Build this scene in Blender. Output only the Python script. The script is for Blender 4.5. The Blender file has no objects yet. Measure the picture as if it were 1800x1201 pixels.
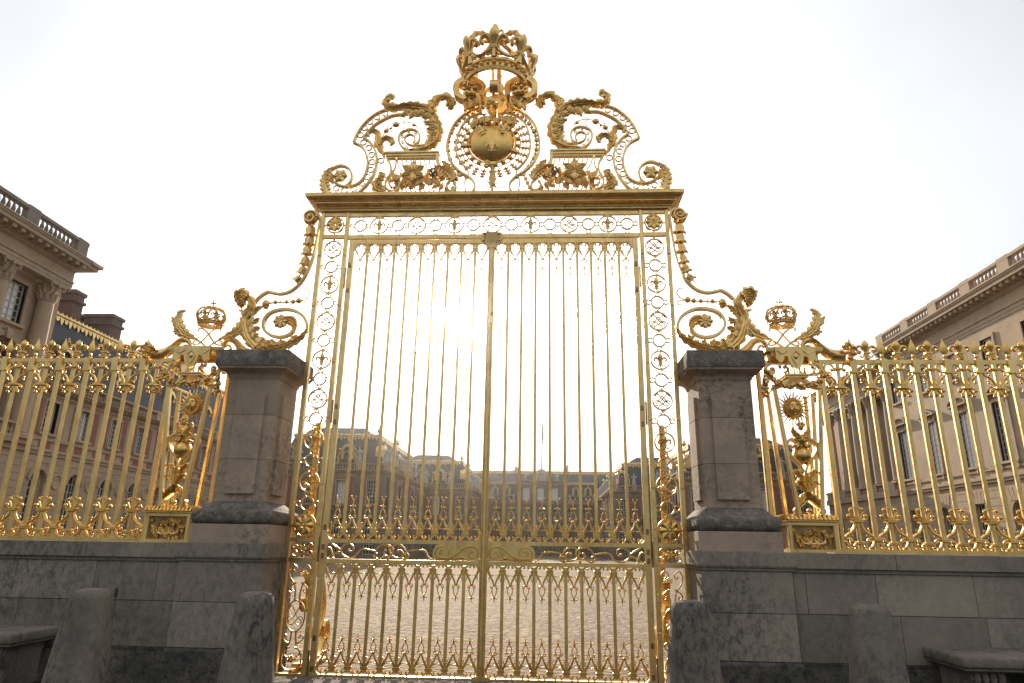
import bpy, bmesh, math, random
from mathutils import Vector, Matrix
random.seed(7)
PI = math.pi
sc = bpy.context.scene
# ------------------------------------------------------------------ camera
FOC = 1169.1
def _n(v):
    v = Vector(v); v.normalize(); return v
AZ = _n((62, -3807, FOC)); AY = _n((59, 360, FOC)); AX = AY.cross(AZ); AX.normalize()
CAM = Vector((0.7996, -9.0, 1.6))
cd = bpy.data.cameras.new('camera'); cam = bpy.data.objects.new('camera', cd)
sc.collection.objects.link(cam); sc.camera = cam
cd.sensor_width = 36.0; cd.lens = 36.0 * FOC / 1800.0; cd.clip_start = 0.1; cd.clip_end = 3000
cam.matrix_world = Matrix(((AX[0], -AX[1], -AX[2], CAM[0]), (AY[0], -AY[1], -AY[2], CAM[1]),
                           (AZ[0], -AZ[1], -AZ[2], CAM[2]), (0, 0, 0, 1)))
def ray(px, py):
    c = Vector((px - 900, py - 600.5, FOC)); return Vector((AX.dot(c), AY.dot(c), AZ.dot(c)))
def at(px, py, Y=0.0):
    """world (x, z) of a traced outline point lying in the upright plane at depth Y"""
    r = ray(px, py); t = (Y - CAM.y) / r.y; return (CAM.x + r.x * t, CAM.z + r.z * t)
# ------------------------------------------------------------------ sky, sun, exposure
SUN = _n(ray(785, 566)); EL = math.asin(SUN.z); AZI = math.atan2(SUN.x, SUN.y)
w = bpy.data.worlds.new('World'); sc.world = w; w.use_nodes = True
nt = w.node_tree; nt.nodes.clear()
sky = nt.nodes.new('ShaderNodeTexSky'); sky.sky_type = 'NISHITA'; sky.sun_disc = False
sky.sun_elevation = EL; sky.sun_rotation = AZI; sky.air_density = 1.0; sky.dust_density = 0.6; sky.ozone_density = 1.0
bg = nt.nodes.new('ShaderNodeBackground'); bg.inputs['Strength'].default_value = 0.15
wo = nt.nodes.new('ShaderNodeOutputWorld')
# thin bright cloud veil over the blue: strongest round the sun, weaker behind the viewer; dimming near that horizon is added to darken the gold's reflections
def wn(t, **k):
    n = nt.nodes.new(t)
    for a_, v in k.items(): setattr(n, a_, v)
    return n
WL = nt.links.new
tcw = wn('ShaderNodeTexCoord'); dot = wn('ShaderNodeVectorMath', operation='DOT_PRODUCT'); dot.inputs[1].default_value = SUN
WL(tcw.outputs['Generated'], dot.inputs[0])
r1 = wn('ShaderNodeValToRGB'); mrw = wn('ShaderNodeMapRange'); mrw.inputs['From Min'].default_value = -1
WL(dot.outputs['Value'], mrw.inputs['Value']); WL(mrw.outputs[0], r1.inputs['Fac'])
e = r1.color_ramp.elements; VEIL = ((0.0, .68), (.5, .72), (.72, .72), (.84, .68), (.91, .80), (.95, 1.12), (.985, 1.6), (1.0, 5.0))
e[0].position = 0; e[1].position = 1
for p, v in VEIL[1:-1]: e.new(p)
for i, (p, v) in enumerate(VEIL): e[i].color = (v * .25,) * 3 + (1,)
sepw = wn('ShaderNodeSeparateXYZ'); WL(tcw.outputs['Generated'], sepw.inputs[0])
mz = wn('ShaderNodeMapRange'); mz.inputs['From Max'].default_value = .55; mz.inputs['To Min'].default_value = .08; WL(sepw.outputs['Z'], mz.inputs['Value'])
my = wn('ShaderNodeMapRange'); my.inputs['From Min'].default_value = -.35; my.inputs['From Max'].default_value = .25; WL(sepw.outputs['Y'], my.inputs['Value'])
mxm = wn('ShaderNodeMath', operation='MAXIMUM'); WL(mz.outputs[0], mxm.inputs[0]); WL(my.outputs[0], mxm.inputs[1])
nzw = wn('ShaderNodeTexNoise'); nzw.inputs['Scale'].default_value = 1.6; nzw.inputs['Detail'].default_value = 6; WL(tcw.outputs['Generated'], nzw.inputs['Vector'])
mn = wn('ShaderNodeMapRange'); mn.inputs['From Min'].default_value = .3; mn.inputs['From Max'].default_value = .7; mn.inputs['To Min'].default_value = .84; mn.inputs['To Max'].default_value = 1.14; WL(nzw.outputs['Fac'], mn.inputs['Value'])
mm1 = wn('ShaderNodeMath', operation='MULTIPLY'); WL(mxm.outputs[0], mm1.inputs[0]); WL(mn.outputs[0], mm1.inputs[1])
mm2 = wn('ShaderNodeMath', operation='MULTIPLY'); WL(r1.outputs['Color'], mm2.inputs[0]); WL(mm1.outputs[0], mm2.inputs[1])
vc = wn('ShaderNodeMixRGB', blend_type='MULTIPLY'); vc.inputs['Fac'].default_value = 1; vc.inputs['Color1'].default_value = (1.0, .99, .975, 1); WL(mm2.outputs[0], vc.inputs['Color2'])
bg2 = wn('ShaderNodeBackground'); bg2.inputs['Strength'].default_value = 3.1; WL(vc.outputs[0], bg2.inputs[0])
adw = wn('ShaderNodeAddShader'); bg.inputs['Strength'].default_value = 0.03
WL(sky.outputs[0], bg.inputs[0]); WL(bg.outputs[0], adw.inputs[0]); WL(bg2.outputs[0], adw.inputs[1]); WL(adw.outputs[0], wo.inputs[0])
sl = bpy.data.lights.new('sun', 'SUN'); so = bpy.data.objects.new('sun', sl); sc.collection.objects.link(so)
sl.energy = 5.0; sl.angle = math.radians(0.53); sl.color = (1.0, 0.86, 0.66)
so.rotation_mode = 'QUATERNION'; so.rotation_quaternion = SUN.to_track_quat('Z', 'Y'); so.location = (0, 0, 40)
sc.view_settings.view_transform = 'Standard'; sc.view_settings.look = 'None'
sc.view_settings.exposure = 0.52; sc.view_settings.gamma = 1.0
sc.render.engine = 'CYCLES'; sc.cycles.use_denoising = True
sc.cycles.max_bounces = 8; sc.cycles.sample_clamp_indirect = 8; sc.cycles.caustics_reflective = True; sc.cycles.volume_bounces = 0
# ------------------------------------------------------------------ materials
def mat(name, col, rough=0.8, metal=0.0, col2=None, scale=4.0, detail=6.0, bump=0.0, bscale=30.0, tint=0.0,
        spots=None, sscale=3.0, samt=0.5, rough2=None, stretch=(1, 1, 1), thr=(0.45, 0.65), mask=None):
    m = bpy.data.materials.new(name); m.use_nodes = True; t = m.node_tree; N = t.nodes; L = t.links
    b = N['Principled BSDF']; b.inputs['Roughness'].default_value = rough; b.inputs['Metallic'].default_value = metal
    b.inputs['Base Color'].default_value = (*col, 1)
    tc = N.new('ShaderNodeTexCoord'); mp = N.new('ShaderNodeMapping'); mp.inputs['Scale'].default_value = stretch
    geo = N.new('ShaderNodeNewGeometry'); L.new(geo.outputs['Position'], mp.inputs['Vector'])
    out = None
    if col2:
        n = N.new('ShaderNodeTexNoise'); n.inputs['Scale'].default_value = scale; n.inputs['Detail'].default_value = detail
        n.inputs['Roughness'].default_value = 0.65; L.new(mp.outputs[0], n.inputs['Vector'])
        r = N.new('ShaderNodeValToRGB'); r.color_ramp.elements[0].position = 0.35; r.color_ramp.elements[1].position = 0.65
        r.color_ramp.elements[0].color = (*col, 1); r.color_ramp.elements[1].color = (*col2, 1)
        L.new(n.outputs['Fac'], r.inputs['Fac']); out = r.outputs['Color']
    if spots:
        n = N.new('ShaderNodeTexNoise'); n.inputs['Scale'].default_value = sscale; n.inputs['Detail'].default_value = 9
        n.inputs['Roughness'].default_value = 0.75; L.new(mp.outputs[0], n.inputs['Vector'])
        mr = N.new('ShaderNodeMapRange'); mr.inputs['From Min'].default_value = thr[0]; mr.inputs['From Max'].default_value = thr[1]
        mr.inputs['To Max'].default_value = samt
        L.new(n.outputs['Fac'], mr.inputs['Value'])
        mx = N.new('ShaderNodeMixRGB'); mx.inputs['Color2'].default_value = (*spots, 1)
        if mask:      # small specks gather into large dirty patches
            n3 = N.new('ShaderNodeTexNoise'); n3.inputs['Scale'].default_value = mask[0]; n3.inputs['Detail'].default_value = 4; L.new(mp.outputs[0], n3.inputs['Vector'])
            m3 = N.new('ShaderNodeMapRange'); m3.inputs['From Min'].default_value = mask[1]; m3.inputs['From Max'].default_value = mask[2]; m3.inputs['To Min'].default_value = .12; L.new(n3.outputs['Fac'], m3.inputs['Value'])
            mu = N.new('ShaderNodeMath'); mu.operation = 'MULTIPLY'; L.new(mr.outputs[0], mu.inputs[0]); L.new(m3.outputs[0], mu.inputs[1]); L.new(mu.outputs[0], mx.inputs['Fac'])
        else: L.new(mr.outputs[0], mx.inputs['Fac'])
        if out: L.new(out, mx.inputs['Color1'])
        else: mx.inputs['Color1'].default_value = (*col, 1)
        out = mx.outputs['Color']
    if tint:
        hs = N.new('ShaderNodeHueSaturation'); mr = N.new('ShaderNodeMapRange')
        mr.inputs['To Min'].default_value = 1 - tint; mr.inputs['To Max'].default_value = 1 + tint
        L.new(geo.outputs['Random Per Island'], mr.inputs['Value']); L.new(mr.outputs[0], hs.inputs['Value'])
        if out: L.new(out, hs.inputs['Color'])
        else: hs.inputs['Color'].default_value = (*col, 1)
        out = hs.outputs['Color']
    if out: L.new(out, b.inputs['Base Color'])
    if rough2 is not None:
        n = N.new('ShaderNodeTexNoise'); n.inputs['Scale'].default_value = 9; n.inputs['Detail'].default_value = 5
        L.new(geo.outputs['Position'], n.inputs['Vector'])
        mr = N.new('ShaderNodeMapRange'); mr.inputs['From Min'].default_value = 0.3; mr.inputs['From Max'].default_value = 0.7
        mr.inputs['To Min'].default_value = rough; mr.inputs['To Max'].default_value = rough2
        L.new(n.outputs['Fac'], mr.inputs['Value']); L.new(mr.outputs[0], b.inputs['Roughness'])
    if bump:
        n = N.new('ShaderNodeTexNoise'); n.inputs['Scale'].default_value = bscale; n.inputs['Detail'].default_value = 8
        L.new(mp.outputs[0], n.inputs['Vector'])
        bp = N.new('ShaderNodeBump'); bp.inputs['Strength'].default_value = 1.0; bp.inputs['Distance'].default_value = bump
        L.new(n.outputs['Fac'], bp.inputs['Height']); L.new(bp.outputs[0], b.inputs['Normal'])
    return m
GOLD = mat('gilded_iron', (0.87, 0.58, 0.19), 0.20, 1.0, (0.72, 0.45, 0.14), 3.0, bump=0.0012, bscale=55, rough2=0.42,
           spots=(0.30, 0.17, 0.06), sscale=6, samt=0.35, thr=(0.52, 0.75))
GOLDF = mat('gilded_flat_iron', (0.90, 0.66, 0.29), 0.26, 1.0, (0.76, 0.53, 0.21), 2.2, bump=0.0008, bscale=30, rough2=0.5,
            spots=(0.24, 0.14, 0.06), sscale=5, samt=0.55, thr=(0.50, 0.72), mask=None, stretch=(1, 1, .45))
GOLDD = mat('tarnished_gilding', (0.42, 0.27, 0.12), 0.38, 1.0, (0.22, 0.14, 0.07), 8.0, bump=0.0015, bscale=60)
LEAFG = mat('gilded_leafwork', (0.88, 0.61, 0.24), 0.22, 1.0, (0.70, 0.44, 0.15), 8.0, bump=0.0015, bscale=45, rough2=0.46,
            spots=(0.30, 0.19, 0.08), sscale=12, samt=0.35, thr=(0.52, 0.75))
STONE = mat('weathered_limestone', (0.305, 0.258, 0.204), 0.92, 0, (0.18, 0.155, 0.126), 1.1, bump=0.009, bscale=30, tint=0.24, stretch=(1, 1, .6),
            spots=(0.030, 0.030, 0.034), sscale=19, samt=.85, thr=(0.44, 0.64), mask=(1.0, .36, .66))
CAPST = mat('blackened_limestone', (0.21, 0.18, 0.152), 0.95, 0, (0.08, 0.07, 0.06), 6, bump=0.016, bscale=26,
            spots=(0.36, 0.335, 0.29), sscale=20, samt=0.8, thr=(0.54, 0.66))
FOOT = mat('mossy_dark_limestone', (0.14, 0.125, 0.11), 0.95, 0, (0.06, 0.056, 0.05), 2.5, bump=0.01, bscale=25, tint=0.2,
            spots=(0.022, 0.022, 0.022), sscale=12, samt=0.9, thr=(0.46, 0.6))
SHAFT = mat('pillar_limestone', (0.44, 0.335, 0.245), 0.92, 0, (0.31, 0.242, 0.182), 1.3, bump=0.004, bscale=34,
            spots=(0.035, 0.034, 0.036), sscale=15, samt=0.8, thr=(0.44, 0.64), tint=0.13, mask=(1.6, .44, .66))
BOLL = mat('bollard_limestone', (0.23, 0.195, 0.16), 0.96, 0, (0.13, 0.113, 0.096), 2.2, bump=0.022, bscale=26,
           spots=(0.035, 0.034, 0.034), sscale=18, samt=0.95, thr=(0.46, 0.60), mask=(2.1, .42, .60), stretch=(1, 1, .5))
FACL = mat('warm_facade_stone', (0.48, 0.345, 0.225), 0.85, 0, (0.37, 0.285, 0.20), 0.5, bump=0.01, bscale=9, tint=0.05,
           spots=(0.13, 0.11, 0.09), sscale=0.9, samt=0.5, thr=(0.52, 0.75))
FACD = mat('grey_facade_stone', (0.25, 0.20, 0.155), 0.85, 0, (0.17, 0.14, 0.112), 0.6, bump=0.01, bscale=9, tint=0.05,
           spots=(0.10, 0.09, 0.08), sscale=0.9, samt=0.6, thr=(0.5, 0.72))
BRICK = mat('red_brick', (0.34, 0.135, 0.095), 0.9, 0, (0.24, 0.105, 0.08), 2.5, bump=0.01, bscale=14)
BRICKC = mat('chimney_brick', (0.16, 0.095, 0.075), 0.9, 0, (0.10, 0.065, 0.055), 1.8, bump=0.015, bscale=12)
SLATE = mat('blue_slate', (0.028, 0.031, 0.042), 0.7, 0, (0.045, 0.05, 0.062), 1.2, bump=0.01, bscale=7)
LEAD = mat('grey_lead', (0.20, 0.21, 0.22), 0.5, 0, (0.28, 0.285, 0.29), 1.0)
ROOFG = mat('gilded_lead', (0.78, 0.55, 0.22), 0.35, 1.0, (0.55, 0.36, 0.14), 2.0, bump=0.02, bscale=6)
FRAME = mat('pale_window_paint', (0.55, 0.53, 0.48), 0.6)
GLASS = mat('dark_window_glass', (0.03, 0.035, 0.04), 0.04, 0, None, bump=0.004, bscale=1.2)
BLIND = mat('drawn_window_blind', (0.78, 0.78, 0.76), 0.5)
IRON = mat('dark_iron', (0.03, 0.03, 0.03), 0.6)
STAT = mat('statue_stone', (0.42, 0.42, 0.38), 0.8, 0, (0.30, 0.31, 0.28), 2)
def cobble(name, c1, c2, sx, sy, bumpd):
    m = bpy.data.materials.new(name); m.use_nodes = True; t = m.node_tree; N = t.nodes; L = t.links
    b = N['Principled BSDF']
    geo = N.new('ShaderNodeNewGeometry'); mp = N.new('ShaderNodeMapping'); mp.inputs['Scale'].default_value = (sx, sy, 1)
    ns = N.new('ShaderNodeTexNoise'); ns.inputs['Scale'].default_value = 2.0; ns.inputs['Detail'].default_value = 3
    L.new(geo.outputs['Position'], ns.inputs['Vector'])
    ad = N.new('ShaderNodeVectorMath'); ad.operation = 'MULTIPLY_ADD'; ad.inputs[1].default_value = (0.12, 0.12, 0)
    L.new(ns.outputs['Color'], ad.inputs[0]); L.new(geo.outputs['Position'], ad.inputs[2]); L.new(ad.outputs[0], mp.inputs['Vector'])
    v = N.new('ShaderNodeTexVoronoi'); v.inputs['Scale'].default_value = 1; v.inputs['Randomness'].default_value = 0.55
    L.new(mp.outputs[0], v.inputs['Vector'])
    ve = N.new('ShaderNodeTexVoronoi'); ve.feature = 'DISTANCE_TO_EDGE'; ve.inputs['Scale'].default_value = 1; ve.inputs['Randomness'].default_value = 0.55
    L.new(mp.outputs[0], ve.inputs['Vector'])
    r = N.new('ShaderNodeValToRGB'); r.color_ramp.elements[0].color = (*c1, 1); r.color_ramp.elements[1].color = (*c2, 1)
    sp = N.new('ShaderNodeSeparateColor'); L.new(v.outputs['Color'], sp.inputs[0]); L.new(sp.outputs[0], r.inputs['Fac'])
    n2 = N.new('ShaderNodeTexNoise'); n2.inputs['Scale'].default_value = 0.35; n2.inputs['Detail'].default_value = 6
    L.new(geo.outputs['Position'], n2.inputs['Vector'])
    mx = N.new('ShaderNodeMixRGB'); mx.blend_type = 'MULTIPLY'; mx.inputs['Fac'].default_value = 0.6
    L.new(r.outputs[0], mx.inputs['Color1']); L.new(n2.outputs['Fac'], mx.inputs['Color2'])
    mr = N.new('ShaderNodeMapRange'); mr.inputs['From Max'].default_value = 0.10; mr.inputs['To Min'].default_value = 0.35
    L.new(ve.outputs['Distance'], mr.inputs['Value'])
    m2 = N.new('ShaderNodeMixRGB'); m2.blend_type = 'MULTIPLY'; m2.inputs['Fac'].default_value = 1
    L.new(mx.outputs[0], m2.inputs['Color1']); L.new(mr.outputs[0], m2.inputs['Color2'])
    L.new(m2.outputs[0], b.inputs['Base Color']); b.inputs['Roughness'].default_value = 0.9; b.inputs['Specular IOR Level'].default_value = 0.25
    mh = N.new('ShaderNodeMapRange'); mh.inputs['From Max'].default_value = 0.3; mh.interpolation_type = 'SMOOTHSTEP'
    L.new(ve.outputs['Distance'], mh.inputs['Value'])
    bp = N.new('ShaderNodeBump'); bp.inputs['Distance'].default_value = bumpd; bp.inputs['Strength'].default_value = 1
    L.new(mh.outputs[0], bp.inputs['Height']); L.new(bp.outputs[0], b.inputs['Normal'])
    return m
COBB = cobble('courtyard_cobbles', (0.20, 0.136, 0.080), (0.42, 0.30, 0.19), 5.0, 7.5, 0.03)
PAVE = cobble('forecourt_setts', (0.085, 0.077, 0.068), (0.14, 0.128, 0.112), 7, 7, 0.02)
# ------------------------------------------------------------------ mesh builder
def origin(o):
    p = Vector((0, 0, 0))
    while o is not None:
        p += o.location; o = o.parent
    return p
class MB:
    def __init__(s, tf=None): s.v = []; s.f = []; s.tf = tf
    def add(s, vs, fs):
        k = len(s.v)
        s.v += [s.tf(p) for p in vs] if s.tf else [tuple(p) for p in vs]
        s.f += [tuple(i + k for i in f) for f in fs]
    def box(s, x0, x1, y0, y1, z0, z1):
        s.add([(x0, y0, z0), (x1, y0, z0), (x1, y1, z0), (x0, y1, z0), (x0, y0, z1), (x1, y0, z1), (x1, y1, z1), (x0, y1, z1)],
              [(0, 3, 2, 1), (4, 5, 6, 7), (0, 1, 5, 4), (1, 2, 6, 5), (2, 3, 7, 6), (3, 0, 4, 7)])
    def loft(s, rings, close=True, caps=True):
        n = len(rings[0]); vs = [p for r in rings for p in r]; fs = []
        for i in range(len(rings) - 1):
            for j in range(n if close else n - 1):
                a = i * n + j; b = i * n + (j + 1) % n
                fs.append((a, b, b + n, a + n))
        if caps:
            fs.append(tuple(reversed(range(n)))); k = (len(rings) - 1) * n; fs.append(tuple(range(k, k + n)))
        s.add(vs, fs)
    def rail(s, p, q, w, d, ch=0.006):
        """chamfered square bar from p to q, w across, d front to back"""
        p = Vector(p); q = Vector(q); t = (q - p).normalized()
        f = Vector((0, 1, 0)) if abs(t.y) < 0.9 else Vector((0, 0, 1)); a = t.cross(f).normalized(); f = a.cross(t).normalized()
        h, e = w / 2, d / 2; ch = min(ch, h * .6, e * .6)
        sec = [(-h + ch, -e), (h - ch, -e), (h, -e + ch), (h, e - ch), (h - ch, e), (-h + ch, e), (-h, e - ch), (-h, -e + ch)]
        s.loft([[o + a * u + f * v for u, v in sec] for o in (p, q)])
    def prism(s, poly, y0, y1, ch=0.0):
        n = len(poly)
        if ch:
            cx = sum(p[0] for p in poly) / n; cz = sum(p[1] for p in poly) / n
            def ins(p):
                dx, dz = cx - p[0], cz - p[1]; l = math.hypot(dx, dz) or 1; return (p[0] + dx / l * ch, p[1] + dz / l * ch)
            s.loft([[(*(q := ins(p)),)[:1] + (y0,) + (q[1],) for p in poly], [(p[0], y0 + ch, p[1]) for p in poly], [(p[0], y1, p[1]) for p in poly]])
        else:
            s.loft([[(p[0], y, p[1]) for p in poly] for y in (y0, y1)])
    def strap(s, pts, w, d, y=0.0, ch=0.005, closed=False):
        """flat bar bent in the upright plane; w may be a number or a list along it"""
        n = len(pts); rings = []
        for i, p in enumerate(pts):
            a = pts[i - 1] if (i > 0 or closed) else p; b = pts[(i + 1) % n] if (i < n - 1 or closed) else p
            t = Vector((b[0] - a[0], b[1] - a[1])); t = t.normalized() if t.length > 1e-9 else Vector((1, 0))
            nx, nz = -t.y, t.x
            ww = (w if not isinstance(w, (list, tuple)) else interp(w, i / max(1, n - 1))) / 2; e = d / 2; c = min(ch, ww * .6, e * .6)
            sec = [(-ww + c, -e), (ww - c, -e), (ww, -e + c), (ww, e - c), (ww - c, e), (-ww + c, e), (-ww, e - c), (-ww, -e + c)]
            rings.append([(p[0] + nx * u, y + v, p[1] + nz * u) for u, v in sec])
        if closed: rings.append(rings[0])
        s.loft(rings, caps=not closed)
    def tube(s, pts, r, n=6, caps=True):
        pts = [Vector(p) for p in pts]; rings = []; up = None; m = len(pts)
        for i, p in enumerate(pts):
            t = (pts[min(i + 1, m - 1)] - pts[max(i - 1, 0)])
            t = t.normalized() if t.length > 1e-9 else Vector((0, 0, 1))
            if up is None:
                up = Vector((0, 1, 0)) if abs(t.y) < 0.9 else Vector((1, 0, 0))
            a = t.cross(up)
            if a.length < 1e-6: a = t.orthogonal()
            a.normalize(); up = a.cross(t).normalized()
            rr = r if not isinstance(r, (list, tuple)) else interp(r, i / max(1, m - 1))
            rings.append([p + (a * math.cos(2 * PI * k / n) + up * math.sin(2 * PI * k / n)) * rr for k in range(n)])
        s.loft(rings, caps=caps)
    def torus(s, c, R, r, n=24, k=6, ax='y', e=1.0):
        rings = []
        for i in range(n + 1):
            a = 2 * PI * i / n; ring = []
            for j in range(k):
                b = 2 * PI * j / k; q = R + r * math.cos(b); h = r * math.sin(b)
                if ax == 'y': ring.append((c[0] + q * math.cos(a), c[1] + h, c[2] + q * math.sin(a) * e))
                elif ax == 'z': ring.append((c[0] + q * math.cos(a), c[1] + q * math.sin(a), c[2] + h))
                else: ring.append((c[0] + h, c[1] + q * math.cos(a), c[2] + q * math.sin(a)))
            rings.append(ring)
        s.loft(rings, caps=False)
    def flatring(s, c, R, wd, d, n=28):
        s.strap([(c[0] + R * math.cos(2 * PI * i / n), c[2] + R * math.sin(2 * PI * i / n)) for i in range(n)], wd, d, c[1], 0.003, True)
    def ball(s, c, r, n=8, m=6):
        rx, ry, rz = r if isinstance(r, (list, tuple)) else (r, r, r)
        rings = []
        for i in range(m + 1):
            a = -PI / 2 + PI * i / m; q = max(math.cos(a), 1e-3)
            rings.append([(c[0] + rx * q * math.cos(2 * PI * j / n), c[1] + ry * q * math.sin(2 * PI * j / n), c[2] + rz * math.sin(a)) for j in range(n)])
        s.loft(rings)
    def lathe(s, c, prof, n=16, caps=True, sy=1.0, fl=0.0, nf=0):
        rings = []
        for r, z in prof:
            ring = []
            for j in range(n):
                a = 2 * PI * j / n; q = max(r, 1e-4) * (1 - fl * abs(math.sin(nf * a / 2)) if nf else 1)
                ring.append((c[0] + q * math.cos(a), c[1] + q * math.sin(a) * sy, c[2] + z))
            rings.append(ring)
        s.loft(rings, caps=caps)
    def sq(s, c, prof, dx=0.0, dy=0.0):
        """square-plan moulding: profile of (half width, z); dx, dy lengthen it"""
        s.loft([[(c[0] - h - dx, c[1] - h - dy, c[2] + z), (c[0] + h + dx, c[1] - h - dy, c[2] + z), (c[0] + h + dx, c[1] + h + dy, c[2] + z), (c[0] - h - dx, c[1] + h + dy, c[2] + z)] for h, z in prof])
    def leaf(s, sp, wl, wr, y=0.0, dome=0.04, lobes=6, th=0.02, jag=0.5, rib=True, sub=5):
        """acanthus blade along a spine of (x, z): lobed saw edges, raised ribs, real thickness"""
        N = lobes * sub; sp = curve(sp, N); U = (-1, -.72, -.45, -.2, 0, .2, .45, .72, 1); rings = []
        for i, p in enumerate(sp):
            a = sp[max(0, i - 1)]; b = sp[min(N, i + 1)]; t = Vector((b[0] - a[0], b[1] - a[1])).normalized(); nx, nz = -t.y, t.x
            u = i / N; ph = (u * lobes) % 1.0
            L = interp(wl, u); R = interp(wr, u); ml = 1 - jag * ph ** 1.3 if L > 0.012 else 1; mr_ = 1 - jag * ((ph + .5) % 1) ** 1.3 if R > 0.012 else 1
            front = []; back = []
            for k in U:
                wd = (L * ml if k > 0 else R * mr_) * abs(k) * 1.22; sg = 1 if k > 0 else -1
                fw = (L if k > 0 else R) * .35 * k * k * (1 - ph)
                hgt = dome * .7 * (1 - k * k) + (dome * .15 * math.cos(k * 13) if rib else 0) * min(1, 4 * u * (1 - u) + .2)
                x = p[0] + nx * wd * sg + t.x * fw; z = p[1] + nz * wd * sg + t.y * fw
                front.append((x, y - hgt, z)); back.append((x, y + th * (1 - .6 * k * k), z))
            rings.append(front + back[::-1])
        s.loft(rings)
    def build(s, name, m, parent=None, world=True, loc=None, smooth=True, ang=38, hide=False):
        me = bpy.data.meshes.new(name)
        if world and (parent is not None or loc is not None):
            o = origin(parent) + (Vector(loc) if loc else Vector((0, 0, 0)))
            s.v = [(p[0] - o.x, p[1] - o.y, p[2] - o.z) for p in s.v]
        me.from_pydata([tuple(p) for p in s.v], [], s.f); me.update()
        b = bmesh.new(); b.from_mesh(me); bmesh.ops.recalc_face_normals(b, faces=b.faces); b.to_mesh(me); b.free()
        me.materials.append(m)
        if smooth:
            me.polygons.foreach_set('use_smooth', [True] * len(me.polygons)); me.set_sharp_from_angle(angle=math.radians(ang))
        ob = bpy.data.objects.new(name, me)
        if loc: ob.location = loc
        if parent is not None: ob.parent = parent
        sc.collection.objects.link(ob); return ob
def interp(l, t):
    t = max(0, min(1, t)) * (len(l) - 1); i = min(int(t), len(l) - 2); f = t - i; return l[i] * (1 - f) + l[i + 1] * f
def curve(P, n):
    """Catmull-Rom through the points, resampled evenly to n + 1 points"""
    P = [tuple(p) for p in P]
    if len(P) == 2: return [tuple(P[0][k] * (1 - i / n) + P[1][k] * i / n for k in range(len(P[0]))) for i in range(n + 1)]
    Q = [P[0]] + P + [P[-1]]; o = []
    for i in range(1, len(Q) - 2):
        for j in range(12):
            t = j / 12; o.append(tuple(.5 * (2 * b + (c - a) * t + (2 * a - 5 * b + 4 * c - d) * t * t + (3 * b - a - 3 * c + d) * t ** 3)
                                       for a, b, c, d in zip(Q[i - 1], Q[i], Q[i + 1], Q[i + 2])))
    o.append(P[-1]); D = [0]
    for a, b in zip(o, o[1:]): D.append(D[-1] + math.dist(a, b))
    r = []; k = 0
    for i in range(n + 1):
        g = D[-1] * i / n
        while k < len(D) - 2 and D[k + 1] < g: k += 1
        f = (g - D[k]) / max(1e-9, D[k + 1] - D[k]); r.append(tuple(a + (b - a) * min(1, f) for a, b in zip(o[k], o[k + 1])))
    return r
def spiral(cx, cz, r0, r1, a0, turns, n=26):
    return [(cx + (r0 + (r1 - r0) * i / n) * math.cos(a0 + 2 * PI * turns * i / n), cz + (r0 + (r1 - r0) * i / n) * math.sin(a0 + 2 * PI * turns * i / n)) for i in range(n + 1)]
def thing(name, label, cat, loc=(0, 0, 0), rz=0.0, group=None):
    o = bpy.data.objects.new(name, None); sc.collection.objects.link(o); o.location = loc; o.rotation_euler = (0, 0, rz)
    o.empty_display_size = 0.2; tag(o, label, cat, group); return o
def tag(o, label, cat, group=None):
    o['label'] = label; o['category'] = cat
    if group: o['group'] = group
    return o
def place(proto, parent, loc, ry=0.0, rz=0.0, sc_=1.0, name=None):
    o = bpy.data.objects.new(name or proto.name.split('.')[0], proto.data); o.location = loc; o.rotation_euler = (0, ry, rz)
    if sc_ != 1.0: o.scale = (sc_,) * 3
    o.parent = parent; sc.collection.objects.link(o); return o
def mesh_only(mb, name, m, **k):
    o = mb.build(name, m, world=False, **k); sc.collection.objects.unlink(o); return o
# ------------------------------------------------------------------ shared ornaments (authored round 0,0,0)
def fleur(mb, h, d=0.3, tf=None):
    """fleur-de-lis of height h standing on the origin, facing -Y"""
    old = mb.tf; g = tf or (lambda p: p)
    mb.tf = (lambda p: old(g(p))) if old else g
    mb.lathe((0, 0, 0), [(0, .30 * h), (.05 * h, .31 * h), (.075 * h, .45 * h), (.14 * h, .66 * h), (.16 * h, .78 * h), (.11 * h, .90 * h), (.03 * h, .98 * h), (0, 1.02 * h)], 10, sy=.62)
    mb.lathe((0, 0, 0), [(0, 0), (.035 * h, .04 * h), (.075 * h, .14 * h), (.05 * h, .26 * h), (.05 * h, .31 * h)], 8, sy=.7)
    for sg in (-1, 1):
        P = [(sg * .05 * h, 0, .34 * h), (sg * .12 * h, 0, .52 * h), (sg * .25 * h, 0, .68 * h), (sg * .38 * h, 0, .62 * h), (sg * .39 * h, 0, .48 * h), (sg * .31 * h, 0, .44 * h)]
        mb.tube(curve(P, 12), [.045 * h, .05 * h, .07 * h, .075 * h, .06 * h, .06 * h], 7)
        P = [(sg * .04 * h, 0, .26 * h), (sg * .14 * h, 0, .12 * h), (sg * .24 * h, 0, .10 * h), (sg * .25 * h, 0, .19 * h)]
        mb.tube(curve(P, 8), [.04 * h, .04 * h, .035 * h, .04 * h], 6)
    mb.box(-.16 * h, .16 * h, -.085 * h, .085 * h, .28 * h, .36 * h)
    mb.tf = old
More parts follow.
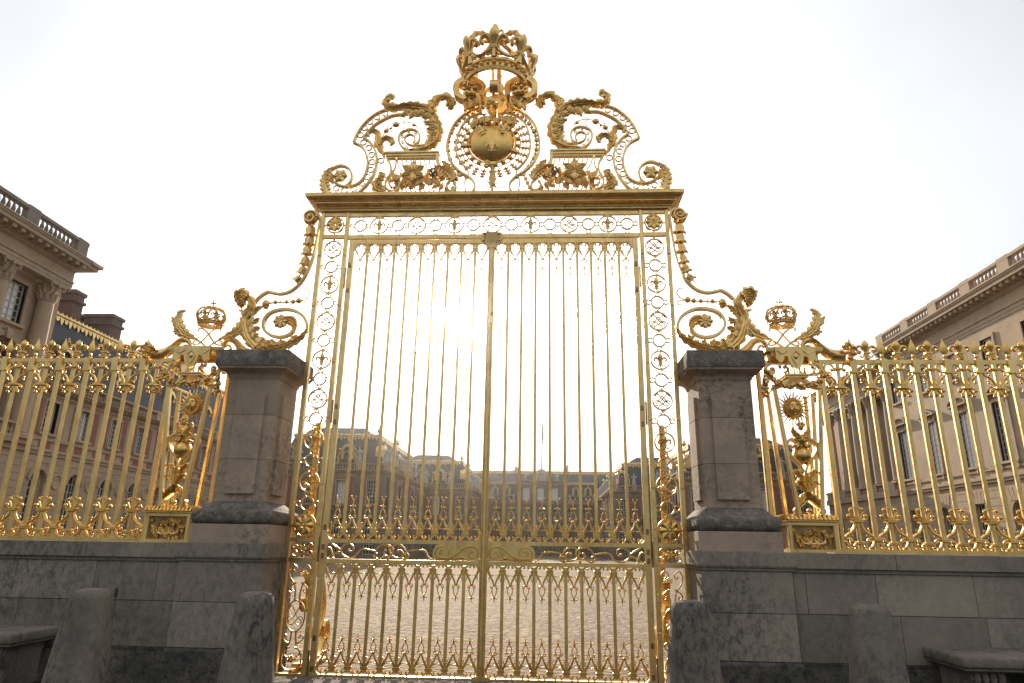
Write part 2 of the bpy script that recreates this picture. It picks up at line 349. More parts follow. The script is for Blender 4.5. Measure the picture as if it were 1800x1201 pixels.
def rosette(mb, c, R, petals=8, d=0.03):
    for k in range(petals):
        a = 2 * PI * k / petals
        tip = (c[0] + R * math.cos(a), c[2] + R * math.sin(a)); q = (c[0] + R * .2 * math.cos(a), c[2] + R * .2 * math.sin(a))
        mb.leaf([q, ((q[0] + tip[0]) / 2, (q[1] + tip[1]) / 2), tip], [.3 * R, .42 * R, .38 * R, .12 * R], [.3 * R, .42 * R, .38 * R, .12 * R], c[1] - d * .3, d, 1, .008, 0, False, 6)
    mb.ball((c[0], c[1] - d * 1.1, c[2]), (.2 * R, .16 * R, .2 * R))
    mb.torus((c[0], c[1] - d, c[2]), .27 * R, .06 * R, 14, 5)
E_ = 0
RB, RS, RM = 0.131, 0.088, 0.034
def _ring(R, t=.0085):
    m = MB(); m.flatring((0, 0, 0), R, t * 2.3, .03); return m
m = _ring(RB); fleur(m, .205, tf=lambda p: (p[0], p[1], p[2] - .105))
m.box(-.012, .012, -.014, .014, -.165, -.105); m.box(-.012, .012, -.014, .014, .10, .165)
FLEUR_RING = mesh_only(m, 'fleur_de_lis_ring', GOLD)
m = _ring(RB)
for sg in (-1, 1):
    P = [(-.72, .42), (-.62, .66), (-.40, .62), (-.12, .28), (.16, -.04), (.46, -.20), (.70, -.34), (.52, -.56), (.22, -.52), (-.14, -.26), (-.46, -.02), (-.74, -.06), (-.82, -.24)]
    P2 = [(0, .56), (.26, .16), (.50, -.14)]
    m.tube([(sg * x * RB, -.004 * sg, z * RB) for x, z in curve(P, 34)], .0085, 5)
    m.tube([(sg * x * RB, .006, z * RB) for x, z in P2], .0085, 5)
    m.tube([(sg * x * RB, 0, z * RB) for x, z in curve([(-.5, .86), (-.42, .70), (-.56, .66)], 6)], .006, 5)
    m.tube([(sg * x * RB, 0, z * RB) for x, z in curve([(-.5, -.86), (-.38, -.74), (-.5, -.66)], 6)], .006, 5)
for z in (-.155, .155): m.ball((0, 0, z), (.018, .014, .02), 6, 4)
MONO_RING = mesh_only(m, 'monogram_ring', GOLD)
m = _ring(RS)
for k in range(4):
    a = k * PI / 2; m.flatring((math.cos(a) * (RS + RM), 0, math.sin(a) * (RS + RM)), RM, .014, .026, 16)
PLAIN_RING = mesh_only(m, 'plain_ring', GOLD)
m = MB(); m.flatring((0, 0, 0), RB, .016, .03); m.flatring((0, -.01, 0), RB * .93, .012, .02); rosette(m, (0, -.02, 0), RB * .86, 8, .035)
for k in range(4):
    a = k * PI / 2; m.box(*(sorted((math.cos(a) * RB - (.01 if k % 2 else .0), math.cos(a) * (RB + .055) + (.01 if k % 2 else .0)))), -.01, .01, *(sorted((math.sin(a) * RB - (.0 if k % 2 else .01), math.sin(a) * (RB + .055) + (.0 if k % 2 else .01)))))
ROSETTE = mesh_only(m, 'rosette', GOLD)
# pendant ornament between two bars, pointing up from its collar at z=0; cell is .2025 wide
def cell_orn(extra=False):
    m = MB(); h = .10125
    for s in (-1, 1):
        m.strap(curve([(s * .088, -.01), (s * .062, .055), (s * .028, .115), (s * .010, .165)], 8), [.034, .029, .023, .018], .026, 0, .003)
        m.tube([(x, 0, z) for x, z in curve([(s * .055, .065), (s * .072, .095), (s * .068, .12), (s * .083, .125)], 6)], .0065, 5)   # thorn
        m.tube([(x, 0, z) for x, z in curve([(s * .05, .045), (s * .030, .062), (s * .008, .055)], 5)], .0065, 5)
        m.tube([(x, 0, z) for x, z in curve([(s * .088, 0), (s * .070, -.045), (s * .046, -.066), (s * .024, -.058), (s * .022, -.038), (s * .036, -.034)], 10)], [.011, .011, .010, .011], 6)  # lower volute
        m.ball((s * .030, 0, -.040), .0125, 7, 5)
        m.tube([(s * .088, 0, -.012), (s * .060, 0, -.050), (s * .030, 0, -.084)], .010, 5)
        m.tube([(x, 0, z) for x, z in curve([(s * .008, .172), (s * .030, .178), (s * .046, .188), (s * .044, .203)], 6)], .006, 5)
        m.ball((s * .042, 0, .204), .0125, 7, 5)
        m.strap(curve([(s * .006, .178), (s * .024, .205), (s * .033, .240), (s * .022, .275), (s * .006, .300)], 10), .012, .016, 0, .003)
        m.tube([(0, 0, .330), (s * .028, 0, .334)], .005, 5); m.ball((s * .030, 0, .335), .0095, 6, 5)
    m.lathe((0, 0, 0), [(.004, .155), (.019, .165), (.019, .18), (.004, .19)], 8)
    m.lathe((0, 0, 0), [(.004, .292), (.013, .305), (.011, .335), (.006, .36), (.0005, .392)], 7)
    if extra:
        m.lathe((0, 0, 0), [(.004, .36), (.010, .40), (.004, .44)], 6)
        for s in (-1, 1):
            m.tube([(0, 0, .41), (s * .016, 0, .43), (s * .026, 0, .455)], .0045, 5); m.ball((s * .028, 0, .46), .010, 6, 5)
    return m
ORN = mesh_only(cell_orn(), 'scroll_ornament', GOLD); ORNX = mesh_only(cell_orn(True), 'scroll_ornament', GOLD)
# ------------------------------------------------------------------ ground
def sheet(name, x0, x1, y0, y1, z, m, nx=1, ny=1):
    b = MB(); b.add([(x0, y0, z), (x1, y0, z), (x1, y1, z), (x0, y1, z)], [(0, 1, 2, 3)])
    o = b.build(name, m, smooth=False); o['kind'] = 'structure'; return o
sheet('forecourt_paving', -290, 290, -290, -0.45, 0.0, PAVE)
sheet('courtyard_ground', -290, 290, -0.45, 290, 0.0, COBB)
b = MB()
for i in range(9):
    b.box(-2.66 + i * .592, -2.66 + (i + 1) * .592 - .006, -.44, .42, -.05, .012)
o = b.build('threshold_paving', BOLL, smooth=False); o['kind'] = 'structure'
# ------------------------------------------------------------------ the gate
G = thing('ornamental_gateway', 'tall gilded wrought iron gateway frame with lattice posts, cornice and royal crown crest', 'gateway')
for s in (-1, 1):
    b = MB(); X = 2.392 * s
    for dx in (-.199, .182) if s < 0 else (.199, -.182):
        xc = X + dx; b.rail((xc, 0.02, -.03), (xc, .02, 6.428), .062, .075)
    for z, h in ((6.398, .055), (6.028, .058), (1.636, .048), (1.387, .048), (.005, .062)):
        b.box(X - .168, X + .152, -.008, .05, z - h / 2, z + h / 2) if s < 0 else b.box(X - .152, X + .168, -.008, .05, z - h / 2, z + h / 2)
    for dx in (-.199, .182) if s < 0 else (.199, -.182):
        for z in (.55, 1.0, 1.44, 1.88, 2.4, 3.3, 4.1, 4.95, 5.75):
            b.sq((X + dx, -.012, z), [(.012, -.055), (.020, -.045), (.020, .045), (.012, .055)])
    P = b.build('side_post', GOLDF, G)
    zs = 5.818
    for i in range(14):
        z = 5.818 - i * .2862
        pr = (MONO_RING, PLAIN_RING, FLEUR_RING, PLAIN_RING)[i % 4]
        place(pr, P, (X - .008 * s * 0, .01, z))
    place(ROSETTE, P, (X, .0, 6.21)); place(ROSETTE, P, (X, .0, 1.818), sc_=1.12)
    b = MB()                                                    # square scroll panel
    for sx in (-1, 1):
        for sz in (-1, 1):
            b.strap([(X + sx * x, 1.512 + sz * z) for x, z in curve([(.02, .085), (.08, .09), (.13, .06), (.12, .02), (.075, .02), (.07, .05), (.095, .055)], 16)], .014, .03, .01, .003)
            b.ball((X + sx * .085, -.005, 1.512 + sz * .045), .014, 7, 5)
    rosette(b, (X, .01, 1.512), .06, 6, .02); b.build('scroll_panel', GOLD, P)
    b = MB()                                                    # tall lower panel: lyres round an oval monogram
    zc = .70
    b.strap([(X + .122 * math.cos(2 * PI * i / 28), zc + .185 * math.sin(2 * PI * i / 28)) for i in range(28)], .016, .03, .01, .003, True)
    for sx in (-1, 1):
        for q in ([(.03, .88), (.035, 1.0), (.06, 1.09), (.115, 1.16), (.14, 1.25), (.10, 1.32), (.05, 1.30), (.035, 1.25), (.06, 1.225), (.08, 1.245)],
                  [(.035, 1.10), (.10, 1.06), (.125, 1.01), (.09, .98), (.07, 1.01)],
                  [(.03, .52), (.035, .42), (.06, .34), (.10, .29), (.125, .22), (.12, .14), (.07, .085), (.0, .07)],
                  [(.035, .38), (.10, .40), (.13, .45), (.10, .48), (.08, .455)],
                  [(.03, .33), (.10, .30), (.09, .24), (.055, .22), (.05, .19)]):
            b.strap([(X + sx * x, z) for x, z in curve(q, 24)], [.018, .015, .012], .03, .01, .003)
        for x, z in ((.07, 1.245), (.075, 1.01), (.085, .455), (.055, .20), (.04, .19)): b.ball((X + sx * x, -.004, z), .015, 7, 5)
        PL = [(-.72, .42), (-.62, .66), (-.40, .62), (-.12, .28), (.16, -.04), (.46, -.20), (.70, -.34), (.52, -.56), (.22, -.52), (-.14, -.26), (-.46, -.02), (-.74, -.06), (-.82, -.24)]
        b.tube([(X + sx * x * .12, .01, zc + z * .185) for x, z in curve(PL, 30)], .006, 5)
    rosette(b, (X, 0, .20), .04, 5, .015); b.box(X - .015, X + .015, 0, .03, .03, .075)
    b.build('lyre_panel', GOLD, P)
    # side brace scrolling back into the courtyard
    b = MB(); xb = X - .02 * s
    def yz(P_, wd, dp, bb=b, xb=xb):
        old = bb.tf; bb.tf = lambda p: (xb + p[1], p[0], p[2]); bb.strap(P_, wd, dp, 0, .006); bb.tf = old
    yz(curve([(.10, 3.20), (.14, 2.4), (.26, 1.75), (.55, 1.35), (.90, 1.05), (1.05, .70), (.90, .42), (.62, .40), (.50, .60), (.60, .80), (.76, .76), (.74, .62)], 46), [.05, .07, .06, .05], .075)
    yz(curve([(.12, 1.20), (.30, 1.15), (.42, .95), (.36, .75), (.22, .78), (.2, .9)], 24), .045, .10)
    yz(curve([(.14, .10), (.5, .08), (1.0, .12), (1.28, .30), (1.22, .52), (1.05, .46), (1.08, .34)], 26), .05, .11)
    for z in (.03, ): b.box(xb - .07, xb + .07, .08, 1.25, .0, .05)
    b.build('back_brace', GOLD, G)
# frieze
b = MB()
b.box(-2.178, 2.178, -.006, .05, 6.358, 6.428); b.box(-2.178, 2.178, -.006, .05, 5.99, 6.048)
b.tube([(-2.17, -.002, 5.977), (2.17, -.002, 5.977)], .013, 8)
FR = b.build('frieze', GOLDF, G)
for k in range(-7, 8):
    place(PLAIN_RING if k % 2 else (FLEUR_RING if (k // 2) % 2 else MONO_RING), FR, (.2865 * k, .01, 6.204))
b = MB()
b.sq((0, .02, 0), [(.0, 6.43), (.022, 6.432), (.026, 6.452), (.048, 6.458), (.052, 6.475), (.062, 6.492), (.082, 6.508), (.106, 6.516), (.108, 6.532), (.126, 6.536),
                   (.150, 6.548), (.168, 6.566), (.178, 6.586), (.204, 6.590), (.206, 6.638), (.196, 6.645)], 2.62, .05)
CO = b.build('cornice', LEAFG, G, ang=30)
b = MB(); b.sq((0, .02, 0), [(.190, 6.645), (.185, 6.656), (.1, 6.662)], 2.62, .05); b.build('weathering_strip', GOLDD, CO)
# crest scrolls, traced in their own upright plane
def tr(ox, oy, k, s, Y=0.0, right=False):
    """outline traced on one side of the gate, mirrored for the other"""
    def f(*pp):
        o = []
        for x, y in pp:
            X, Z = at(ox + x / k, oy + y / k, Y); o.append(((-X if (s < 0) == right else X), Z))
        return o
    return f
CREST = []
for s in (-1, 1):
    T = tr(540, 150, 6.004, s)
    b = MB()
    up_o = T((960, 232), (835, 262), (740, 300), (650, 365), (580, 440), (530, 520), (490, 607))
    lo_o = T((490, 607), (560, 640), (605, 690), (635, 770), (640, 850), (620, 930), (575, 1010), (510, 1055), (430, 1075), (350, 1062), (295, 1030))
    up_i = T((1000, 312), (900, 325), (800, 370), (720, 420), (650, 490), (597, 560))
    lo_i = T((597, 560), (660, 600), (705, 660), (732, 740), (735, 830), (715, 920), (670, 1000), (605, 1080), (520, 1150), (400, 1170))
    for c in (up_o, lo_o, up_i, lo_i): b.strap(curve(c, 26), .034, .075, 0, .006)
    vol = T((235, 1130), (200, 1050), (208, 960), (262, 888), (360, 852), (440, 885), (473, 955), (455, 1025), (405, 1070))
    b.strap(curve(vol, 28), [.045, .04, .032, .028], .075)
    S = b.build('crest_scroll', GOLDF, G); CREST.append(S)
    b = MB()
    for p in T((822, 300), (738, 338), (665, 388), (606, 452), (563, 527), (593, 605), (650, 662), (680, 735), (685, 812), (672, 893), (632, 970), (578, 1037), (494, 1095), (393, 1112), (306, 1090), (779, 797)):
        b.flatring((p[0], 0, p[1]), .046, .014, .035, 18)
    b.build('ring_row', GOLDF, S)
    b = MB()                                                    # large volute with small rings
    b.strap(curve(T((1300, 685), (1180, 698), (1060, 688), (990, 640), (967, 570), (990, 510), (1050, 475), (1110, 470), (1165, 492), (1190, 545), (1172, 605), (1130, 640)), 34), [.045, .032, .026, .026], .07)
    b.strap(curve(T((1290, 625), (1150, 642), (1070, 625), (1030, 582), (1045, 540), (1090, 522), (1130, 545), (1137, 590), (1120, 612)), 26), .024, .06)
    for p in T((1006, 605), (1010, 543), (1073, 507), (1143, 517), (1050, 658), (1122, 675), (1195, 672)): b.flatring((p[0], 0, p[1]), .019, .009, .03, 12)
    b.build('volute', GOLDF, S)
    b = MB()
    b.leaf(T((1080, 695), (1200, 690), (1300, 655), (1372, 580), (1398, 480), (1370, 380), (1335, 300), (1345, 220), (1400, 150), (1460, 140), (1510, 185), (1500, 255)),
           [.02, .09, .17, .20, .17, .12, .10, .10, .09, .05][::1] if s < 0 else [.04, .05, .06, .06, .06, .05, .05, .05, .04, .02],
           [.04, .05, .06, .06, .06, .05, .05, .05, .04, .02] if s < 0 else [.02, .09, .17, .20, .17, .12, .10, .10, .09, .05], -.01, .07, 12, .03, .5)
    for q, wd in ((((1470, 150), (1525, 180), (1530, 235), (1490, 270)), .06), (((1440, 140), (1500, 165), (1500, 225), (1465, 240)), .05)):
        b.leaf(T(*q), [.03, wd, wd, .01], [.03, wd, wd, .01], -.05, .05, 4, .03, .5)
    for q in (((1330, 300), (1270, 350), (1215, 355)), ((1370, 390), (1300, 420), (1235, 400)), ((1385, 450), (1310, 475), (1265, 480)), ((1390, 520), (1330, 530), (1305, 510)), ((1350, 590), (1310, 580), (1295, 565)), ((1330, 250), (1310, 200), (1330, 170))):
        b.leaf(T(*q), [.05, .07, .015], [.05, .07, .015], -.045, .03, 3, .02, .45)
    b.build('acanthus_leaf', LEAFG, S)
    b = MB()
    b.leaf(T((1330, 320), (1270, 270), (1190, 245), (1090, 235), (1000, 240), (930, 262), (870, 255), (835, 210), (842, 165), (885, 140), (915, 150)),
           [.05, .07, .09, .10, .08, .06, .06, .06, .06, .03], [.05, .07, .09, .10, .08, .06, .06, .06, .06, .03], -.03, .07, 10, .03, .45)
    for q in (((1240, 290), (1180, 330), (1150, 355)), ((1160, 290), (1110, 340), (1085, 375)), ((1080, 280), (1030, 330), (990, 350)), ((1220, 280), (1200, 320), (1240, 335)), ((860, 180), (890, 130), (915, 165)), ((880, 220), (925, 240), (985, 285))):
        b.leaf(T(*q), [.05, .06, .012], [.05, .06, .012], -.05, .03, 3, .02, .45)
    b.build('acanthus_leaf', LEAFG, S)
    b = MB()                                                    # vine with buds
    def vine(bb, pts, r, n=20): bb.tube([(x, -.01, z) for x, z in curve(pts, n)], r, 6)
    vine(b, T((1165, 455), (1130, 415), (1080, 398), (1010, 395), (930, 430), (870, 460), (820, 510), (785, 560)), .010, 30)
    for (x, z), r in zip(T((940, 425), (838, 490), (1130, 430), (885, 465)), (.052, .042, .032, .022)):
        b.ball((x, -.02, z), (r, r * .8, r), 9, 6); b.torus((x, -.02, z), r * .8, r * .3, 10, 5)
    for q in (((1015, 400), (1045, 420), (1040, 455), (1010, 460)), ((880, 470), (895, 495), (885, 500)), ((850, 465), (845, 440), (865, 445)), ((1030, 395), (1035, 370), (1030, 360))): vine(b, T(*q), .008, 8)
    b.build('vine', GOLD, S)
    b = MB()
    b.leaf(T((825, 775), (785, 700), (752, 620), (755, 560), (735, 500), (690, 485), (645, 500), (650, 545)), [.015, .03, .06, .07, .05, .05, .05, .02], [.015, .03, .06, .07, .05, .05, .05, .02], -.01, .04, 6, .02, .4)
    b.leaf(T((765, 640), (800, 590), (850, 570), (900, 600), (888, 650)), [.03, .05, .05, .05, .02], [.03, .05, .05, .05, .02], -.03, .04, 5, .02, .4)
    vine(b, T((800, 720), (780, 690), (795, 655), (820, 665)), .008, 8)
    b.build('small_acanthus', LEAFG, S)
    # shelf with basket of flowers
    b = MB()
    (xa, z1), (xb, z2) = T((822, 715), (1395, 712)); (_, z3), = T((850, 775))
    x0, x1 = sorted((xa, xb)); b.box(x0, x1, -.05, .09, z1 - .028, z1); b.box(x0 + .02, x1 - .02, -.035, .075, z3 + .03, z1 - .028); b.box(x0 + .035, x1 - .035, -.02, .06, z3, z3 + .03)
    b.strap(T((1372, 722), (1378, 820), (1440, 930)), .05, .10, .01); b.strap(curve(T((1440, 930), (1540, 1010), (1570, 1070), (1545, 1120), (1490, 1110), (1470, 1060), (1500, 1020)), 22), .032, .075)
    b.strap(curve(T((845, 785), (882, 850), (882, 930), (835, 1010), (830, 1080), (880, 1120), (950, 1110), (975, 1050), (940, 1005), (880, 1010), (865, 1050), (890, 1080)), 34), .028, .075)
    b.strap(curve(T((935, 785), (925, 860), (880, 940), (850, 1000)), 12), .02, .05, .03)
    SH = b.build('flower_shelf', GOLDF, G)
    b = MB()
    for i in range(9):
        x = 950 + i * 48
        vine(b, T((x, 780), (x + 15, 860), (x + 55, 930), (x + 20, 1010), (x - 10, 1090), (x + 25, 1150)), .010, 14)
    vine(b, T((900, 930), (1000, 960), (1100, 930), (1230, 900)), .012, 12); vine(b, T((870, 980), (1000, 1030), (1140, 1010), (1330, 1040)), .010, 12)
    b.build('basket_rib', GOLD, SH)
    b = MB(); (lx, lz), = T((1130, 945))
    for k in range(6):
        a = .5 + 2 * PI * k / 6
        tip = (lx + .20 * math.cos(a), lz + .18 * math.sin(a)); md = (lx + .11 * math.cos(a), lz + .10 * math.sin(a))
        b.leaf([(lx, lz), md, tip], [.02, .05, .055, .035, .004], [.02, .05, .055, .035, .004], -.11, .03, 1, .008, 0, True, 10)
    for k in range(5): a = 1.2 * k; b.tube([(lx, -.11, lz), (lx + .04 * math.cos(a), -.16, lz + .04 * math.sin(a))], .006, 5); b.ball((lx + .045 * math.cos(a), -.165, lz + .045 * math.sin(a)), .011, 6, 4)
    b.build('lily', LEAFG, SH)
    b = MB(); (bx, bz), = T((1335, 957)); rnd = random.Random(5)
    for k in range(26):
        a, r = rnd.uniform(0, 2 * PI), .065 * math.sqrt(rnd.random()); b.ball((bx + r * math.cos(a), -.08 - rnd.random() * .04, bz + r * math.sin(a)), .017, 6, 4)
    b.build('berry_cluster', GOLDD, SH)
    b = MB()
    for k in range(64):
        x, y = rnd.uniform(930, 1470), rnd.uniform(960, 1120); a = rnd.uniform(-2.6, -.5); l = rnd.uniform(55, 105)
        b.leaf(T((x, y), (x + l * .5 * math.cos(a) + 8, y + l * .5 * math.sin(a)), (x + l * math.cos(a), y + l * math.sin(a))), [.01, .035, .03, .005], [.01, .035, .03, .005], rnd.uniform(-.09, .05), .02, 2, .008, .3, True, 5)
    b.build('leaf_spray', LEAFG, SH)
    b = MB()
    b.leaf(T((830, 1120), (760, 1100), (730, 1060), (770, 1000), (800, 950), (770, 930)), [.07, .08, .08, .07, .06, .02], [.07, .08, .08, .07, .06, .02], -.02, .05, 7, .03, .5)
    b.build('acanthus_leaf', LEAFG, SH); b = MB()
    b.leaf(T((1560, 1010), (1500, 940), (1440, 900), (1400, 880), (1350, 870)), [.09, .10, .08, .05, .02], [.05, .08, .08, .05, .02], -.03, .05, 7, .03, .5)
    b.leaf(T((1560, 1000), (1500, 900), (1450, 830), (1430, 815)), [.05, .07, .06, .02], [.05, .07, .06, .02], -.03, .04, 4, .03, .5)
    b.build('acanthus_leaf', LEAFG, SH)
    b = MB()
    b.leaf(T((215, 1150), (195, 1080), (190, 1010), (220, 930), (275, 880)), [.07, .08, .07, .06, .02], [.07, .08, .07, .06, .02], -.03, .04, 7, .03, .5)
    (fx, fz), = T((358, 975)); rosette(b, (fx, -.03, fz), .11, 6, .05)
    b.leaf(T((290, 1040), (255, 1000), (270, 940)), [.03, .05, .01], [.03, .05, .01], -.03, .03, 3, .02, .4)
    b.build('volute_flower', LEAFG, S)
    (kx, kz), = T((122, 1122)); b = MB(); b.ball((kx, .0, 6.72), (.038, .038, .06), 10, 6); b.box(kx - .02, kx + .02, -.02, .02, 6.64, 6.7); b.build('rivet_knob', GOLDD, CO)
# medallion
C = at(867, 255); b = MB()
TM = lambda *pp: [at(760 + x / 3.753, 30 + y / 3.753) for x, y in pp]
for s in (-1, 1):
    mm = lambda L: [(C[0] + (x - C[0]) * (1 if s < 0 else -1), z) for x, z in L]
    b.strap(curve(mm(TM((318, 560), (318, 590), (225, 635), (140, 720), (98, 850), (118, 950), (180, 1020), (250, 1065), (282, 1115), (258, 1170))), 36), .034, .075, 0)
    b.strap(curve(mm(TM((330, 635), (255, 660), (190, 730), (157, 850), (175, 940), (235, 1010))), 26), .026, .06, 0)
    b.strap(curve(mm(TM((235, 1010), (240, 1050), (215, 1080), (220, 1160))), 12), .022, .05, 0)
MD = b.build('medallion', GOLDF, G)
b = MB(); DC = at(865, 256); rd = .352
prof = [(0, .125)] + [(rd * math.sin(a) / math.sin(1.15), .125 * (1 - (1 - math.cos(a)) / (1 - math.cos(1.15)))) for a in [.15 * i for i in range(1, 8)]] + [(rd, -.02), (rd * .98, -.05), (0, -.05)]
b.tf = lambda p: (DC[0] + p[0], -.10 - p[2], DC[1] + p[1] * .95); b.lathe((0, 0, 0), prof, 40); b.build('shield_disc', GOLD, MD, ang=50)
for i, (x, y, a) in enumerate(((330, 800, .35), (478, 790, -.35), (400, 905, 0))):
    (fx, fz), = TM((x, y)); bb = MB(); h = .20
    def tf(p, fx=fx, fz=fz, a=a): p2 = p[2] - .5 * h; return (fx + p[0] * math.cos(a) - p2 * math.sin(a), -.225 + p[1] * .6, fz + (p[0] * math.sin(a) + p2 * math.cos(a)))
    bb.tf = tf; fleur(bb, h); bb.build('fleur_de_lis', LEAFG, MD)
b = MB(); b.tf = lambda p: (DC[0] + p[0], -.06 + p[1], DC[1] + p[2] * .95)
b.torus((0, 0, 0), .375, .022, 40, 6); b.torus((0, .0, 0), .445, .012, 40, 6)
for k in range(20):
    a = 2 * PI * (k + .5) / 20; c, s_ = math.cos(a), math.sin(a)
    if k % 4 == 2:
        for r, q in ((.375, .05), (.42, .05), (.46, .035)): b.ball((r * c, -.03, r * s_), (q, .04, q), 8, 5)
    else:
        b.ball((.412 * c, -.01, .412 * s_), .042, 8, 5)
b.build('shield_collar', LEAFG, MD)
b = MB(); b.tf = lambda p: (DC[0] + p[0], -.01 + p[1], DC[1] + p[2] * .98)
for k in range(26):                                            # radiating palmette rays
    a = 2 * PI * k / 26 + PI / 2; c, s_ = math.cos(a), math.sin(a)
    if 1.3 * PI < a % (2 * PI) < 1.7 * PI and abs((a % (2 * PI)) - 1.5 * PI) < .12: continue
    b.tube([(.44 * c, 0, .44 * s_), (.60 * c, 0, .60 * s_)], .014, 5)
    for r, q in ((.485, .036), (.535, .044), (.585, .034)):
        b.ball((r * c, 0, r * s_), (q, .022, q * .6), 7, 4)
        for e in (-1, 1): b.ball((r * c - e * s_ * .036, -.01, r * s_ + e * c * .036), .014, 6, 4)
b.build('ray_palmette', LEAFG, MD)
b = MB(); b.tf = lambda p: (DC[0] + p[0], p[1], DC[1] + p[2] * .98)
for k in range(52):
    a = PI / 2 + 2 * PI * k / 52
    if abs((a % (2 * PI)) - 1.5 * PI) < .55 or abs((a % (2 * PI)) - .5 * PI) < .28:
        if b.v and k > 3: b.build('bead_chain', LEAFG, MD); b = MB(); b.tf = lambda p: (DC[0] + p[0], p[1], DC[1] + p[2] * .98)
        continue
    r = .695; c, s_ = math.cos(a), math.sin(a); q = .03 if k % 2 else .042
    b.ball((r * c, 0, r * s_), (q, .025, q), 7, 5)
    b.box(r * c - .012, r * c + .012, -.01, .01, r * s_ - .045, r * s_ + .045)
if b.v: b.build('bead_chain', LEAFG, MD)
for s in (-1, 1):
    b = MB(); b.tf = lambda p: (DC[0] + p[0], p[1], DC[1] + p[2] * .98)
    for k in range(7): b.ball((s * (.50 + k * .03), 0, -.53 - k * .075), (.036, .024, .042), 7, 4)
    b.build('bead_tail', LEAFG, MD)
b = MB()
(px_, pz), (qx, qz) = TM((400, 985), (400, 1120))
b.lathe((px_, -.05, qz), [(.02, .0), (.06, .10), (.045, .20), (.06, .22), (.06, .24), (.03, .26), (.05, .33), (.085, pz - qz - .02), (.085, pz - qz + .02)], 10, sy=.7)
for k in range(8):
    a = 2 * PI * k / 8 + .2; q = .105 if k % 2 else .075
    b.tube([(px_, -.05, qz + .01), (px_ + q * math.cos(a), -.05, qz + .01 + q * math.sin(a))], [.026, .02, .006], 5); b.ball((px_ + q * math.cos(a), -.05, qz + .01 + q * math.sin(a)), .012, 6, 4)
b.box(px_ - .02, px_ + .02, -.06, -.03, 6.64, qz); b.build('pendant_cross', LEAFG, MD)
# crown
def crown(bands, fle, arc, c, R, H, n=8, front=0.0, lean=.34, k_=1.0):
    x, y, z = c
    prof = [(R * .93, -.12 * H), (R * 1.02, -.12 * H), (R * 1.05, -.06 * H), (R * .99, -.04 * H), (R * .99, .06 * H), (R * 1.06, .08 * H), (R * 1.07, .13 * H), (R * .94, .13 * H), (R * .93, -.12 * H)]
    bands.lathe(c, prof, 40, caps=False)
    for k in range(32):
        a = 2 * PI * k / 32; q = R * (.055 if k % 2 else .075)
        bands.ball((x + R * 1.02 * math.cos(a), y + R * 1.02 * math.sin(a), z + .015 * H), (q, q, q * .8), 7, 5)
    for k in range(n):
        a = 2 * PI * k / n - PI / 2 + front; ca, sa = math.cos(a), math.sin(a); h = .62 * H
        def tf(p, ca=ca, sa=sa, h=h):
            o = R * 1.0 + lean * p[2] * 1.0 - p[1]; t = p[0] * 1.05
            return (x + o * ca - t * sa, y + o * sa + t * ca, z + .12 * H + p[2] * .96)
        fleur(fle(k), h, tf=tf) if callable(fle) else fleur(fle, h, tf=tf)
        a2 = a + PI / n; r2 = R * 1.03; bb = fle(k) if callable(fle) else fle
        P = []
        for e in range(9):
            u = e / 8; aa = a + (2 * PI / n) * u; P.append((x + (r2 + .05 * H) * math.cos(aa), y + (r2 + .05 * H) * math.sin(aa), z + .16 * H + (.22 - .22 * math.sin(PI * u)) * H))
        bb.tube(P, .03 * H * k_, 6)
        ar = arc; P = []
        for e in range(13):
            u = e / 12; rr = R * (1.0 + .16 * math.sin(PI * u * .9)) * (1 - u ** 2.6) + .02; P.append((x + rr * ca, y + rr * sa, z + .12 * H + H * (.98 * math.sin(u * PI / 2) ** .9)))
        ar.tube(P, [.045 * H * k_, .04 * H * k_, .035 * H * k_, .035 * H * k_], 6)
        for e in (3, 5, 7, 9): ar.ball(P[e], .05 * H * k_, 6, 4)
b = MB(); ca_ = MB(); parts = {}
fl = lambda k: parts.setdefault(k, MB())
crown(b, fl, ca_, (0, 0, 8.70), .50, .78, k_=1.35)
CR = b.build('crown', LEAFG, G)
for k in parts: parts[k].build('fleur_de_lis', LEAFG, CR)
ca_.ball((0, 0, 9.56), .07, 10, 6); ca_.build('crown_arch', LEAFG, CR)
b = MB(); b.tf = lambda p: (p[0] - .015, p[1], 9.58 + p[2]); fleur(b, .27); b.ball((0, 0, .02), (.08, .08, .04), 10, 5); b.build('finial', LEAFG, CR)
for s in (-1, 1):                                              # consoles that carry the crown
    mm = lambda L: [(x * (1 if s < 0 else -1), z) for x, z in L]
    b = MB()
    b.strap(curve(mm(TM((330, 560), (345, 500), (290, 462), (215, 455), (168, 490), (170, 545), (215, 575), (250, 550), (235, 515), (205, 520))), 30), [.06, .09, .10, .09, .06], .16, -.10)
    b.strap(mm(TM((320, 560), (320, 640))), .045, .09, -.02)
    b.leaf(mm(TM((300, 520), (270, 570), (290, 600), (250, 650))), [.05, .08, .08, .02], [.05, .08, .08, .02], -.16, .05, 5, .03, .5)
    b.leaf(mm(TM((230, 560), (235, 600), (220, 650))), [.03, .06, .02], [.03, .06, .02], -.12, .04, 4, .03, .5)
    rnd = random.Random(3)
    for k in range(16):
        (x, z), = mm(TM((rnd.uniform(200, 300), rnd.uniform(490, 570)))); b.ball((x, -.19 - rnd.random() * .05, z), rnd.uniform(.028, .045), 7, 5)
    cc_ = b.build('crown_console', LEAFG, G)
    b = MB(); b.strap(curve(mm(TM((345, 500), (380, 545), (415, 552))), 8), .10, .10, .30); b.build('rear_stay', LEAFG, cc_)
b = MB()
b.strap(curve(TM((408, 345), (408, 430), (412, 520), (412, 640)), 10), [.05, .04, .03], .05, -.30)
b.tf = lambda p: (0.0 + p[1], -.36 + p[0], p[2])
